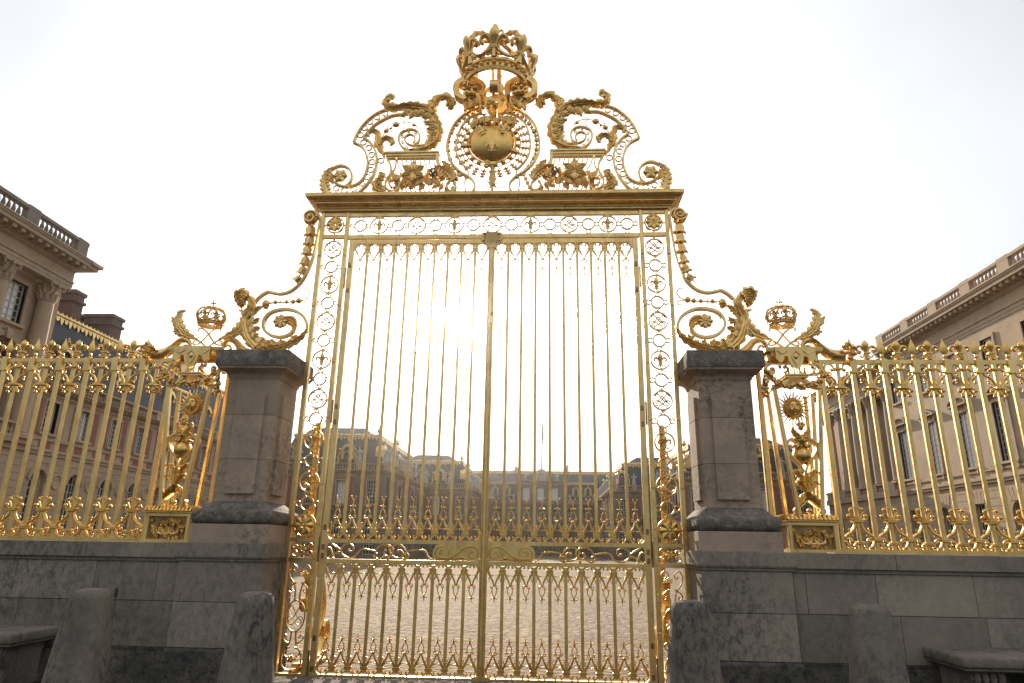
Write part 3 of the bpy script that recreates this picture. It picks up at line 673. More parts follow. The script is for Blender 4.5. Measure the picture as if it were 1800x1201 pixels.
b.strap([(q[0], q[1]) for q in spiral(0, 8.36, .10, .03, PI / 2, 1.4, 22)], .04, .13, 0)
b.tf = None
for k in range(20):
    a = rnd.uniform(0, 2 * PI); r = rnd.uniform(.0, .26); b.ball((r * math.cos(a), -.25 + rnd.uniform(-.1, .1), 8.13 + .3 * r * math.sin(a)), .035, 6, 4)
for k in range(18):
    x = rnd.uniform(-.34, .34); b.leaf([(x, 7.80 + rnd.uniform(0, .1)), (x * 1.1, 7.9), (x * 1.2 + .02, 7.98)], [.03, .06, .01], [.03, .06, .01], -.12 + rnd.uniform(-.06, .06), .03, 3, .02, .4)
b.box(-.022, .022, -.10, -.04, 7.75, 8.15)
b.build('crown_stem', LEAFG, G)
# side volutes standing on the pillars
for s in (-1, 1):
    T = tr(400, 340, 4.004, s); U = tr(410, 500, 9.24, s)
    b = MB()
    b.strap(curve(T((572, 150), (600, 130), (638, 142), (652, 185), (642, 250), (628, 330), (606, 430), (570, 530), (520, 620), (450, 685), (380, 708), (330, 703), (287, 692)), 44), .036, .075, .01)
    b.strap(curve(T((287, 692), (240, 718), (195, 762), (165, 830)), 12), .036, .075, .01)
    b.strap(curve(U((1195, 780), (1203, 660), (1140, 525), (1000, 432), (850, 407), (680, 430), (555, 500), (492, 620), (510, 740), (600, 822), (740, 858), (860, 838), (950, 785), (985, 715)), 48), .042, .08, .01)
    V = b.build('side_volute', GOLDF, G)
    b = MB()
    wA, wB = [.03, .07, .10, .12, .13, .14, .12], [.03, .05, .06, .07, .08, .08, .08]
    b.leaf(U((150, 215), (250, 225), (300, 330), (255, 440), (205, 570), (215, 720), (265, 880), (380, 1010), (520, 1070)), *( (wA, wB) if s < 0 else (wB, wA)), -.02, .07, 9, .04, .4)
    wA, wB = [.11, .10, .09, .08, .06, .02], [.10, .08, .06, .05, .04, .02]
    b.leaf(U((330, 1040), (560, 1070), (800, 1030), (1000, 950), (1130, 850), (1200, 740)), *((wA, wB) if s < 0 else (wB, wA)), -.02, .06, 8, .04, .5)
    for q in (((330, 620), (390, 610), (440, 560)), ((340, 740), (390, 735), (455, 715)), ((350, 860), (380, 850), (395, 815)), ((450, 1000), (500, 930), (510, 880)), ((560, 1010), (600, 960), (640, 1010)), ((700, 1010), (650, 950), (640, 900)), ((820, 990), (790, 950), (785, 910)), ((330, 500), (400, 420), (480, 370))):
        b.leaf(U(*q), [.04, .045, .01], [.04, .045, .01], -.04, .03, 3, .02, .4)
    for q in (((260, 240), (190, 175), (110, 190), (60, 250)), ((240, 270), (150, 250), (70, 310)), ((230, 320), (170, 330), (110, 370))):
        b.leaf(U(*q), [.06, .08, .08, .02], [.06, .08, .08, .02], -.07, .06, 4, .03, .5)
    b.leaf(U((950, 840), (985, 880), (1040, 820)), [.02, .03, .01], [.02, .03, .01], -.02, .02, 3, .02, .4)
    b.build('acanthus_leaf', LEAFG, V)
    b = MB(); (fx, fz), = U((800, 628)); rosette(b, (fx, -.05, fz), .105, 8, .05)
    b.leaf(U((800, 620), (890, 580), (970, 620), (990, 720), (970, 790)), [.05, .07, .06, .03, .02], [.05, .07, .06, .03, .02], .0, .05, 3, .02, .2)
    b.build('flower', LEAFG, V)
    b = MB()
    b.tube([(x, 0, z) for x, z in curve(U((330, 500), (440, 395), (540, 320), (690, 297), (870, 292), (980, 287), (1070, 275), (1180, 235), (1240, 150), (1200, 80), (1150, 95)), 40)], [.02, .014, .010, .009], 6)
    b.tube([(x, 0, z) for x, z in curve(U((1110, 275), (1205, 285), (1210, 340), (1160, 345)), 10)], .009, 6)
    b.tube([(x, 0, z) for x, z in U((1180, 235), (1290, 240))], .007, 5)
    for (x, z), r in zip(U((540, 325), (540, 365), (690, 295), (870, 290), (980, 285), (1070, 270)), (.062, .045, .034, .032, .036, .045)):
        b.ball((x, -.01, z), (r, r * .8, r), 9, 6); b.torus((x, -.01, z), r * .75, r * .35, 10, 5, 'x')
    for q in (((750, 290), (775, 265), (760, 240)), ((750, 300), (765, 330), (750, 350)), ((930, 285), (965, 250), (940, 210)), ((930, 290), (965, 320), (940, 360))):
        b.tube([(x, 0, z) for x, z in curve(U(*q), 8)], .007, 5)
    b.build('vine', GOLD, V)
    b = MB(); (cx, cz), = T((592, 182)); b.tf = lambda p: (cx + p[0], p[1] - .02, cz + p[2])
    b.ball((0, 0, 0), (.115, .07, .115), 14, 8); b.strap(spiral(0, 0, .11, .02, 0, 1.8 * -s, 34), .03, .16, 0); b.ball((0, -.07, 0), .035)
    b.build('volute_knob', LEAFG, V)
    b = MB()
    Q = T((588, 268), (580, 335), (566, 405), (551, 478), (531, 543), (498, 606), (430, 668)); R_ = (.085, .080, .074, .070, .064, .056)
    b.tube([(x, -.02, z) for x, z in Q], [.02, .018, .016, .014, .004], 6)
    for i in range(6):
        p, q = Vector((Q[i][0], 0, Q[i][1])), Vector((Q[i + 1][0], 0, Q[i + 1][1])); d = (q - p).normalized(); r = R_[i]
        nrm = Vector((-d.z, 0, d.x)); g = lambda v, p=p, d=d, nrm=nrm: tuple(p + nrm * v[0] + Vector((0, 1, 0)) * (v[1] - .02) + d * v[2])
        b.tf = g; b.lathe((0, 0, 0), [(.05 * r, -r), (.55 * r, -.88 * r), (.88 * r, -.45 * r), (.98 * r, .1 * r), (.86 * r, .6 * r), (1.0 * r, .98 * r), (.6 * r, .7 * r), (.05 * r, .4 * r)], 15, fl=.16, nf=5); b.tf = None
        for e in (-1, 1): b.tube([g((e * .6 * r, 0, .5 * r)), g((e * .98 * r, 0, .85 * r)), g((e * 1.15 * r, 0, 1.3 * r))], [.02, .018, .004], 5)
    b.build('bellflower_garland', LEAFG, V)
# ------------------------------------------------------------------ gate leaves
X0, CW = .045, .2025
sb = MB(); sb.rail((0, .02, 1.70), (0, .02, 5.86), .040, .036, .006); BAR_T = mesh_only(sb, 'upright_bar', GOLDF)
sb = MB(); sb.rail((0, .02, .06), (0, .02, 1.34), .040, .036, .006); BAR_B = mesh_only(sb, 'upright_bar', GOLDF)
def collar_mesh():
    m = MB(); m.sq((0, .02, 0), [(.016, -.018), (.023, -.014), (.023, .014), (.016, .018)], .022); return m
COLLAR = mesh_only(collar_mesh(), 'collar', GOLD)
cr = MB()
for k in range(5):
    a = (k - 2) * .5; cr.tube([(.018 * math.sin(a), .01, .0), (.045 * math.sin(a), .01, .05)], [.006, .007, .012], 5)
CROWNLET = mesh_only(cr, 'bar_crown', GOLD)
for s, lab in ((-1, 'left leaf of the closed gilded gate, swinging beside the pillar with the shaded flank'), (1, 'right leaf of the closed gilded gate, swinging beside the pillar with the sunlit flank')):
    g = thing('gate_leaf', lab, 'gate', (s * 2.15, 0, 0), 0, 'the two gate leaves')
    x0, x1 = .004, 2.150
    b = MB()
    b.rail((s * .026, .015, .0), (s * .026, .015, 5.962), .044, .07); b.rail((s * 2.111, .02, -.0), (s * 2.111, .02, 5.962), .078, .06)
    for z, h in ((5.931, .062), (1.629, .052), (1.378, .048), (.002, .064)): b.box(*sorted((s * .045, s * 2.08)), -.006, .044, z - h / 2, z + h / 2)
    for z, q, top in ((5.90, .12, 1), (1.354, .07, 1), (.034, .07, 0), (1.655, .06, 0), (1.604, .04, 1), (1.402, .04, 0)):   # rounded inner corners
        for xc, e in ((s * .048, s), (s * 2.072, -s)):
            sg = -1 if top else 1; P = [(xc, z)] + [(xc + e * (q - q * math.sin(a)), z + sg * (q - q * math.cos(a))) for a in [PI / 2 * k / 6 for k in range(7)]][::-1]
            b.prism(P, .0, .04)
    F = b.build('leaf_frame', GOLDF, g)
    b = MB()
    for zz in (5.55, 5.15, 3.42, 3.20, 1.80, 1.55, 1.44, .45, .10): b = MB(); b.sq((s * 2.111, -.012, zz), [(.010, -.035), (.017, -.028), (.017, .028), (.010, .035)]); b.build('hinge_plate', GOLDD, g)
    for zz in (5.35, 3.35, 1.52, .15): b = MB(); b.tube([(s * 2.166, .0, zz - .16), (s * 2.166, .0, zz + .16)], .012, 7); b.build('hinge', GOLDD, g)
    o_ = origin(g)
    for k in range(1, 10):
        x = s * (X0 + CW * k) - o_.x
        u = place(BAR_T, g, (x, 0, 0)); place(COLLAR, u, (0, 0, 5.822)); place(COLLAR, u, (0, 0, 1.735)); place(CROWNLET, u, (0, 0, 5.84))
        u = place(BAR_B, g, (x, 0, 0)); place(COLLAR, u, (0, 0, 1.292)); place(COLLAR, u, (0, 0, .115))
    for k in range(10):
        x = s * (X0 + CW * (k + .5)) - o_.x
        place(ORN, g, (x, .02, .118)); place(ORN, g, (x, .02, 1.288), PI); place(ORNX, g, (x, .02, 1.738)); place(ORNX, g, (x, .02, 5.818), PI)
    b = MB(); zc = 1.503                                        # scroll band between the rails
    def mm(L): return [(s * x, zc + z) for x, z in L]
    for q in ([(1.40, -.095), (1.42, .0), (1.36, .075), (1.27, .085), (1.19, .03), (1.21, -.045), (1.28, -.055), (1.31, -.01), (1.28, .015)],
              [(1.04, -.095), (1.02, .0), (1.08, .075), (1.17, .085), (1.24, .03)], [(1.24, .03), (1.20, -.05), (1.10, -.08), (1.05, -.03), (1.09, .02), (1.13, -.0)],
              [(1.02, .0), (.94, .02), (.78, .02), (.72, -.06), (.66, -.095)], [(1.42, -.0), (1.52, .02), (1.62, .02), (1.68, -.06), (1.78, -.085), (1.87, -.03), (1.86, .06), (1.78, .088), (1.71, .05), (1.73, -.005), (1.77, .0)],
              [(1.86, -.03), (1.93, -.02), (2.0, -.07), (1.96, -.095)], [(1.87, .0), (1.94, .05), (2.02, .095)], [(2.06, -.09), (1.99, -.05), (2.02, .03), (2.06, .04)],
              [(1.30, -.06), (1.38, -.09), (1.44, -.06), (1.42, -.02), (1.39, -.03)], [(1.10, -.08), (1.02, -.09), (.98, -.06), (1.0, -.02), (1.03, -.03)]):
        b.strap(curve(mm(q), 22), [.018, .024, .018], .034, .012, .004)
    for x, z in ((1.285, .01), (1.12, .005), (1.765, .005), (1.97, -.06), (1.40, -.035), (1.02, -.035), (2.04, .03), (1.24, -.085)): b.ball((s * x, -.008, zc + z), .02, 8, 5)
    for k in range(8): b.ball((s * (1.88 + k * .018), -.006, zc + .01 + k * .010), .009, 6, 4)
    b.build('scroll_band', GOLD, g)
    b = MB()
    P = [(s * x, zc + z) for x, z in ((.055, -.1), (.62, -.1), (.66, -.06), (.665, .02), (.63, .08), (.58, .1), (.055, .1))]
    b.prism(P, -.012, .03)
    LP = b.build('lock_plate', GOLDF, g)
    b = MB()
    for q in ([(.46, -.03), (.46, .04), (.52, .075), (.60, .06), (.63, -.0), (.60, -.06), (.53, -.07), (.42, -.06), (.33, .0), (.25, .06), (.16, .08), (.09, .05), (.075, -.01), (.11, -.06), (.17, -.055), (.19, -.01), (.16, .02), (.13, .0)],
              [(.62, -.085), (.5, -.09), (.40, -.085), (.33, -.07), (.28, -.05), (.24, -.08), (.18, -.085)], [(.52, .02), (.56, .03), (.57, -.01), (.54, -.02)]):
        b.tube([(x, -.014, z) for x, z in curve(mm(q), 44)], [.006, .011, .012, .008], 6)
    b.ball((s * .285, -.012, zc - .06), .02, 8, 5); b.build('lock_scroll', GOLD, LP)
    b = MB()
    for k, (xx, hw) in enumerate(((.012, .010), (.036, .009))): b.rail((s * xx, -.03, .05), (s * xx, -.03, 5.90), hw * 2, .03, .006)
    b.rail((s * .024, -.022, .02), (s * .024, -.022, 5.93), .046, .012, .003)
    if s < 0: b.box(-.012, .012, -.052, .0, .10, 5.86)
    b.box(*sorted((s * .002, s * .10)), -.05, .02, -.0, .06)
    b.build('meeting_stile', GOLDF, g)
    b = MB()
    b.sq((s * .036, -.03, 5.97), [(.030, -.16), (.034, -.06), (.040, -.05), (.044, .06), (.05, .075)], .0)
    b.strap(curve([(s * .08, 6.03), (s * .10, 6.05), (s * .145, 6.03), (s * .15, 5.96), (s * .12, 5.925), (s * .10, 5.95)], 12), .022, .06, -.02)
    b.tube([(s * .13, -.03, 6.06), (s * .135, -.03, 5.94)], .014, 7); b.build('stile_capital', GOLDF, g)
# ------------------------------------------------------------------ stone pillars
PC = (3.115, -.13)
def pillar(s):
    g = thing('stone_pillar', 'square limestone pillar with blackened cap %s' % ('right of the gateway, its inner flank warmly sunlit' if s > 0 else 'left of the gateway, its inner flank in shade'), 'pillar', (s * PC[0], PC[1], 0))
    c = (s * PC[0], PC[1], 0); hs = .338
    b = MB(); b.sq(c, [(.488, 3.845), (.492, 3.86), (.492, 4.05), (.480, 4.066)], 0)
    cp = b.build('cap', CAPST, g)
    b = MB(); b.sq(c, [(hs, 3.69), (hs + .012, 3.70), (hs + .02, 3.735), (hs + .05, 3.775), (hs + .10, 3.80), (hs + .13, 3.815), (hs + .14, 3.843)])
    b.build('cap_moulding', SHAFT, cp)
    b = MB()
    for z0, z1 in ((2.085, 2.62), (2.623, 3.20), (3.203, 3.69)): b.sq(c, [(hs - .003, z0), (hs, z0 + .004), (hs, z1 - .004), (hs - .003, z1)])
    sh = b.build('shaft', SHAFT, g, smooth=False)
    b = MB()
    for z0, z1 in ((2.185, 2.619), (2.624, 3.199), (3.204, 3.50)):
        b.box(c[0] - .195, c[0] + .195, c[1] - hs - .04, c[1] + hs + .04, z0, z1)
        b.box(c[0] - hs - .04, c[0] + hs + .04, c[1] - .193, c[1] + .193, z0 + .0015, z1 - .0015)
    b.build('raised_panel', SHAFT, sh, smooth=False)
    b = MB(); b.sq(c, [(hs, 2.085), (hs + .03, 2.06), (hs + .07, 2.02), (hs + .095, 1.99), (hs + .125, 1.985), (hs + .15, 1.965), (hs + .165, 1.93), (hs + .165, 1.87), (hs + .15, 1.83), (hs + .12, 1.805)])
    b.build('base_moulding', CAPST, g, ang=60)
    b = MB(); b.sq(c, [(.492, 1.578), (.494, 1.582), (.494, 1.80), (.490, 1.804)]); b.build('plinth', SHAFT, g, smooth=False)
    b = MB()
    cc = (c[0] + s * .03, c[1] + .0, 0)
    b.sq(cc, [(.53, 1.355), (.545, 1.37), (.545, 1.385), (.565, 1.40), (.575, 1.42), (.575, 1.573), (.57, 1.578)]); b.build('pedestal_coping', STONE, g, smooth=False)
    b = MB(); zz = [(.90, 1.353), (.395, .894)]
    for z0, z1 in zz: b.sq(cc, [(.522, z0), (.525, z0 + .004), (.525, z1 - .004), (.522, z1)])
    b.build('pedestal', STONE, g, smooth=False)
    b = MB(); b.sq(cc, [(.545, .0), (.545, .35), (.540, .37), (.528, .388)]); b.build('pedestal_foot', FOOT, g, smooth=False)
pillar(-1); pillar(1)
# ------------------------------------------------------------------ low walls of coursed stone
WY = -.60
for s in (-1, 1):
    xi = 3.69; xo = 16.0
    g = thing('boundary_wall', 'low coursed stone wall with black stains under the gilded railing %s of the gateway' % ('left' if s < 0 else 'right'), 'wall', (s * 9, 0, 0))
    rnd = random.Random(11 + s)
    def course(b, z0, z1, yf, lens, gap=.007):
        x = xi
        i = 0
        while x < xo:
            l = lens[i % len(lens)] * rnd.uniform(.9, 1.1) if i >= len(lens) else lens[i]
            i += 1; X1 = min(x + l, xo); a, c_ = sorted((s * (x + gap / 2), s * (X1 - gap / 2)))
            b.box(a, c_, yf - rnd.uniform(0, .003), .62, z0 + gap / 2, z1 - gap / 2); x = X1
    b = MB()
    if s < 0: course(b, .90, 1.352, WY, [.26, .78, 1.02, 1.3, .9]); course(b, .388, .897, WY, [.72, .22, 1.0, 1.1, 1.3])
    else: course(b, .90, 1.352, WY, [.14, .80, 1.10, .82, 1.2]); course(b, .388, .897, WY, [.66, .50, .95, .9, 1.1])
    b.box(*sorted((s * (xi + .01), s * xo)), WY + .02, .60, .0, 1.35)
    b.build('wall_face', STONE, g, smooth=False)
    b = MB(); course(b, 0, .36, WY - .06, [.9, .3, 1.1, .8]); a, c_ = sorted((s * (xi + .001), s * xo)); b.box(a, c_, WY - .045, .61, .3605, .386)
    b.build('wall_foot', FOOT, g, smooth=False)
    b = MB(); course(b, 1.395, 1.575, WY - .05, [1.18, 1.45, 1.3, 1.5, 1.4]); a, c_ = sorted((s * (xi + .001), s * xo)); b.box(a, c_, WY - .022, .60, 1.353, 1.394)
    b.build('coping', STONE, g, smooth=False)
    b = MB(); x = s * 4.42; b.box(x - .012, x + .012, WY - .02, WY + .01, .93, 1.03); b.build('iron_cramp', IRON, g)
# ------------------------------------------------------------------ bollards and benches
def bollard_mesh():
    b = MB(); prof = [(.33, -.02), (.325, .05), (.31, .25), (.265, .62), (.225, .90), (.208, 1.02), (.198, 1.065), (.17, 1.10), (.11, 1.118), (0, 1.122)]; rings = []
    for r, z in prof:
        r *= .84 if z < .9 else .83; rings.append([(r * math.copysign(abs(math.cos(a)) ** .62, math.cos(a)), r * math.copysign(abs(math.sin(a)) ** .62, math.sin(a)) * .95, z) for a in [2 * PI * j / 28 for j in range(28)]])
    b.loft(rings); return b
BO = mesh_only(bollard_mesh(), 'stone_bollard', BOLL, ang=50)
for (x, y, z, rz, lab) in ((-3.80, -2.0, 0, .0, 'leftmost tapered stone bollard, nearest the left bench, dark stain down its face'),
                        (-2.10, -2.0, 0, .25, 'tapered stone bollard beside the left gate leaf, in front of the left pillar'),
                        (2.20, -2.0, .0, .1, 'smooth grey stone bollard at the right foot of the gateway, pale rim on top'),
                        (3.90, -2.0, .0, -.15, 'rightmost stone bollard, between the right pillar and the right bench')):
    o = bpy.data.objects.new('stone_bollard', BO.data); sc.collection.objects.link(o); o.location = (x, y, z); o.rotation_euler = (0, 0, rz)
    tag(o, lab, 'bollard', 'stone bollards in front of the gateway')
for s in (-1, 1):
    g = thing('stone_bench', 'dark stone bench on scrolled legs against the %s low wall' % ('left' if s < 0 else 'right'), 'bench', (s * 6.6, -1.0, 0), 0, 'stone benches against the walls')
    xa, xb_ = sorted((s * 5.04, s * 8.2))
    b = MB(); cx = (xa + xb_) / 2; hx = (xb_ - xa) / 2
    prof = [(-.03, .455), (-.02, .475), (.0, .49), (.0, .50)]
    b.loft([[(cx - hx + o_, -1.36 + o_, z), (cx + hx - o_, -1.36 + o_, z), (cx + hx - o_, -.605, z), (cx - hx + o_, -.605, z)] for o_, z in ((.05, .44), (.03, .455), (.03, .475), (.008, .485), (.0, .50), (.0, .565), (.012, .585), (.03, .592))])
    b.build('seat', BOLL, g)
    for k in range(3):
        xc = s * (5.34 + k * 1.3)
        b = MB(); yz = [(-1.22, .44), (-1.24, .36), (-1.20, .28), (-1.15, .20), (-1.15, .12), (-1.24, .06), (-1.26, .0), (-.62, .0), (-.62, .44)]
        b.loft([[(x, y, z) for y, z in yz] for x in (xc - .17, xc + .17)])
        for j in range(4): b.tube([(xc - .12 + j * .08, y - .01, z) for y, z in curve(yz[:7], 12)], .028, 7)
        b.build('leg', BOLL, g)
# ------------------------------------------------------------------ gilded railings
def spear_tip():
    b = MB(); b.lathe((0, 0, 0), [(.02, .0), (.034, .015), (.02, .03), (.026, .045), (.018, .06), (.02, .085)], 10)
    b.loft([[(x * w_, y * w_, z) for x, y in ((1, 0), (0, .42), (-1, 0), (0, -.42))] for w_, z in ((.022, .075), (.064, .125), (.040, .20), (.018, .26), (.001, .305))]); return b
SPT = mesh_only(spear_tip(), 'spear_tip', GOLD)
b = MB(); b.sq((0, 0, 0), [(.036, 3.912), (.043, 3.918), (.043, 4.105), (.036, 4.112)]); SOCK = mesh_only(b, 'socket', GOLDF)
b = MB(); b.rail((0, 0, 1.60), (0, 0, 4.02), .058, .058, .012); b.sq((0, 0, 0), [(.03, 1.715), (.05, 1.73), (.05, 1.765), (.03, 1.78)]); SPB = mesh_only(b, 'spear_bar', GOLDF)
b = MB(); b.rail((0, 0, 1.60), (0, 0, 4.07), .050, .050, .011); FLB = mesh_only(b, 'lily_bar', GOLDF)
b = MB(); b.lathe((0, 0, 0), [(.02, 0), (.045, .012), (.045, .026), (.02, .035)], 12, sy=.8); b.tf = lambda p: (p[0] * 1.15, p[1] * 1.3, p[2] + .01); fleur(b, .27); b.tf = None
FLF = mesh_only(b, 'fleur_de_lis', GOLD)
def hook_top():
    b = MB(); b.sq((0, 0, 3.715), [(.034, -.022), (.055, -.014), (.055, .014), (.034, .022)]); b.sq((0, 0, 3.972), [(.03, -.018), (.052, -.010), (.052, .012), (.03, .02)])
    for s in (-1, 1):
        def t(P, r, n=10): b.tube([(s * x, y, z) for x, y, z in curve([(p[0], p[2] if len(p) > 2 else -.012, p[1]) for p in P], n)], r, 7)
        t([(.035, 3.73), (.055, 3.80), (.095, 3.85), (.13, 3.87)], [.016, .018, .016]); t([(.10, 3.852), (.125, 3.825), (.118, 3.795)], .010, 6); b.ball((s * .117, -.012, 3.787), .016, 7, 5)
        t([(.165, 3.93), (.155, 3.885), (.125, 3.868)], .014, 6)
        t([(.17, 3.93), (.178, 3.985), (.150, 4.038), (.10, 4.045), (.065, 4.01), (.062, 3.975), (.085, 3.955)], [.015, .014, .013, .016], 14); b.ball((s * .085, -.015, 3.957), .022, 8, 5)
        t([(.16, 3.93), (.115, 3.925), (.10, 3.90)], .011, 6); b.ball((s * .10, -.02, 3.895), .013, 7, 5)
        t([(.045, 3.70), (.09, 3.705), (.112, 3.685), (.095, 3.665)], [.015, .015, .014], 8); b.ball((s * .098, -.015, 3.672), .026, 8, 6)
        t([(.03, 3.69), (.055, 3.65), (.08, 3.625), (.075, 3.60)], .014, 8); b.ball((s * .072, -.015, 3.605), .024, 8, 6)
    b.ball((0, -.035, 3.625), (.018, .018, .035), 8, 6); return b
HKT = mesh_only(hook_top(), 'scroll_bracket', GOLD)
def hook_bot():
    b = MB(); b.sq((0, 0, 1.972), [(.034, -.026), (.06, -.016), (.06, .016), (.034, .026)]); b.sq((0, 0, 1.702), [(.03, -.022), (.055, -.013), (.055, .013), (.03, .022)])
    for s in (-1, 1):
        def t(P, r, n=10): b.tube([(s * x, -.012, z) for x, z in curve(P, n)], r, 7)
        t([(.04, 1.96), (.045, 1.90), (.085, 1.835), (.14, 1.80), (.185, 1.765)], [.017, .022, .024, .022, .018], 14)
        t([(.09, 1.835), (.10, 1.80), (.08, 1.785)], .010, 5); t([(.11, 1.825), (.13, 1.86), (.115, 1.88)], .009, 5)
        t([(.045, 1.985), (.10, 1.99), (.125, 2.02), (.105, 2.045)], [.015, .014, .013], 8); b.ball((s * .105, -.015, 2.03), .027, 8, 6)
        t([(.03, 1.99), (.06, 2.05), (.085, 2.09), (.075, 2.125), (.05, 2.12)], [.015, .017, .015], 9); b.ball((s * .068, -.015, 2.112), .025, 8, 6); b.ball((s * .03, -.03, 2.135), .014, 6, 4)
        t([(.165, 1.75), (.125, 1.755), (.095, 1.735), (.10, 1.705), (.125, 1.705)], [.016, .016, .014, .02], 10); b.ball((s * .112, -.018, 1.722), .025, 8, 6)
        t([(.18, 1.72), (.15, 1.66), (.10, 1.635)], [.018, .02, .016], 8); t([(.05, 1.695), (.075, 1.665), (.06, 1.64)], .015, 6); b.ball((s * .062, -.02, 1.655), .021, 7, 5)
    return b
HKB = mesh_only(hook_bot(), 'scroll_bracket', GOLD)
for s in (-1, 1):
    g = thing('gilded_railing', 'tall gilded railing of spear and lily topped bars %s of the gateway' % ('left' if s < 0 else 'right'), 'railing', (s * 8, 0, 1.575))
    o_ = Vector((s * 8, 0, 1.575))
    def pl(pr, par, x): return place(pr, par, (s * x - 8 * s, 0, -1.575))
    b = MB(); b.box(*sorted((s * 4.60, s * 13.4)), -.024, .024, 4.052, 4.104); b.build('top_rail', GOLDF, g, smooth=False)
    b = MB(); b.box(*sorted((s * 4.42, s * 13.4)), -.035, .035, 1.577, 1.628); b.build('bottom_rail', GOLDF, g, smooth=False)
    for x, z0, z1 in ((4.555, 1.59, 4.10), (3.70, 2.03, 4.08)):
        b = MB(); b.rail((s * x, 0, z0), (s * x, 0, z1), .066, .066, .012); b.build('end_post', GOLDF, g)
    for k in range(21):
        x = 4.985 + .416 * k
        u = place(SPB, g, (s * x - 8 * s, 0, -1.575)); place(SOCK, u, (0, 0, 0)); place(SPT, u, (0, 0, 4.108))
    for k in range(21):
        x = 4.777 + .416 * k
        u = place(FLB, g, (s * x - 8 * s, 0, -1.575)); place(HKT, u, (0, 0, 0)); place(HKB, u, (0, 0, 0))
        if k: place(FLF, u, (0, 0, 4.107))
# ------------------------------------------------------------------ open piers with sun mask
PX = 4.10
for s in (-1, 1):
    g = thing('gilded_pier', 'open gilded pier with sun mask, orb and small crown beside the %s stone pillar' % ('left' if s < 0 else 'right'), 'pier', (s * PX, 0, 1.575))
    R1 = tr(1330, 520, 7.507, s, -.28, True); R2 = tr(1330, 660, 7.507, s, -.28, True); R3 = tr(1330, 800, 6.673, s, -.28, True); Q1 = tr(1330, 520, 7.507, s, 0.0, True)
    c = (s * PX, 0, 0)
    b = MB()
    for sx in (-1, 1):
        for sy in (-1, 1): b.rail((c[0] + sx * .275, sy * .27, 1.577), (c[0] + sx * .275, sy * .27, 1.935), .05, .05, .006)
    for z0, z1, h in ((1.577, 1.612, .302), (1.898, 1.935, .302)):
        b.sq(c, [(h, z0), (h, z1)])
    b.sq(c, [(.315, 1.936), (.335, 1.945), (.335, 1.955), (.31, 1.962)])
    B = b.build('box_base', GOLDF, g)
    b = MB(); rnd = random.Random(4)
    b.box(c[0] - .25, c[0] + .25, -.245, .245, 1.612, 1.897); b.build('box_lining', GOLDD, B)
    b = MB()
    for sx in (-1, 0, 1):
        for k in range(16):
            a = rnd.uniform(0, 2 * PI); x, z = c[0] + sx * .12 + rnd.uniform(-.1, .1), 1.755 + rnd.uniform(-.1, .1)
            b.leaf([(x, z), (x + .03 * math.cos(a), z + .03 * math.sin(a)), (x + .06 * math.cos(a + .5), z + .06 * math.sin(a + .5))], [.008, .018, .003], [.008, .018, .003], -.262, .015, 2, .008, .3, True, 4)
        b.torus((c[0] + sx * .08, -.265, 1.75), .07, .010, 18, 5)
    b.build('relief_panel', LEAFG, B)
    b = MB()
    b.sq(c, [(.315, 1.962), (.31, 1.985), (.27, 2.02), (.20, 2.035)])
    for k in range(13):
        u = -.30 + .05 * k
        for P in (((c[0] + u, -.325, 1.962), (c[0] + u, -.315, 1.99), (c[0] + u, -.27, 2.03)), ((c[0] - s * .325, u, 1.962), (c[0] - s * .315, u, 1.99), (c[0] - s * .27, u, 2.03))): b.tube(P, [.02, .018, .012], 6)
    b.build('scale_roof', GOLD, B)
    b = MB()                                                    # tapering struts
    for sx in (-1, 1):
        b.rail((c[0] + sx * .14, -.27, 2.02), (c[0] + sx * .29, -.27, 3.63), .052, .06, .008)
        b.rail((c[0] + sx * .28, .27, 2.02), (c[0] + sx * .30, .27, 3.63), .05, .06, .008)
        b.rail((c[0] + sx * .21, .0, 2.02), (c[0] + sx * .295, .0, 3.63), .05, .05, .008)
        b.strap(curve([(c[0] + sx * .325, 3.66), (c[0] + sx * .25, 3.655), (c[0] + sx * .17, 3.70), (c[0] + sx * .10, 3.76)], 10), .045, .10, -.26)
        for yy in (-.25, .27): b.box(*sorted((c[0] + sx * .325, c[0] + sx * .255)), yy - .05, yy + .03, 3.625, 3.648)
        b.rail((c[0] + sx * .30, -.24, 3.64), (c[0] + sx * .30, .26, 3.64), .03, .04, .006)
    b.build('strut', GOLDF, g)
    # sun mask
    (fx, fz), = R2((492, 430)); fy = -.27
    b = MB()
    b.ball((fx, fy, fz), (.078, .06, .108), 18, 12)
    b.tube([(fx, fy - .055, fz + .035), (fx, fy - .072, fz + .0), (fx, fy - .082, fz - .018), (fx, fy - .062, fz - .026)], [.010, .012, .016, .008], 7)
    for e in (-1, 1):
        b.ball((fx + e * .030, fy - .050, fz + .024), (.015, .012, .008), 8, 5)
        b.tube([(fx + e * .012, fy - .060, fz + .042), (fx + e * .03, fy - .060, fz + .048), (fx + e * .05, fy - .046, fz + .038)], .006, 5)
        b.ball((fx + e * .038, fy - .040, fz - .025), (.024, .022, .026), 8, 6)
        b.ball((fx + e * .078, fy - .0, fz), (.012, .014, .024), 6, 5)
    b.ball((fx, fy - .053, fz - .048), (.022, .012, .006), 8, 4); b.ball((fx, fy - .052, fz - .058), (.018, .012, .007), 8, 4); b.ball((fx, fy - .040, fz - .086), (.022, .02, .018), 8, 5)
    SM = b.build('sun_mask', LEAFG, g, ang=60)
    b = MB()
    for k in range(26):
        a = 2 * PI * k / 26; b.ball((fx + .092 * math.cos(a), fy + .01, fz + .004 + .112 * math.sin(a)), (.024, .03, .024), 7, 5)
        b.ball((fx + .115 * math.cos(a + .1), fy + .03, fz + .128 * math.sin(a + .1)), (.020, .02, .020), 6, 4)
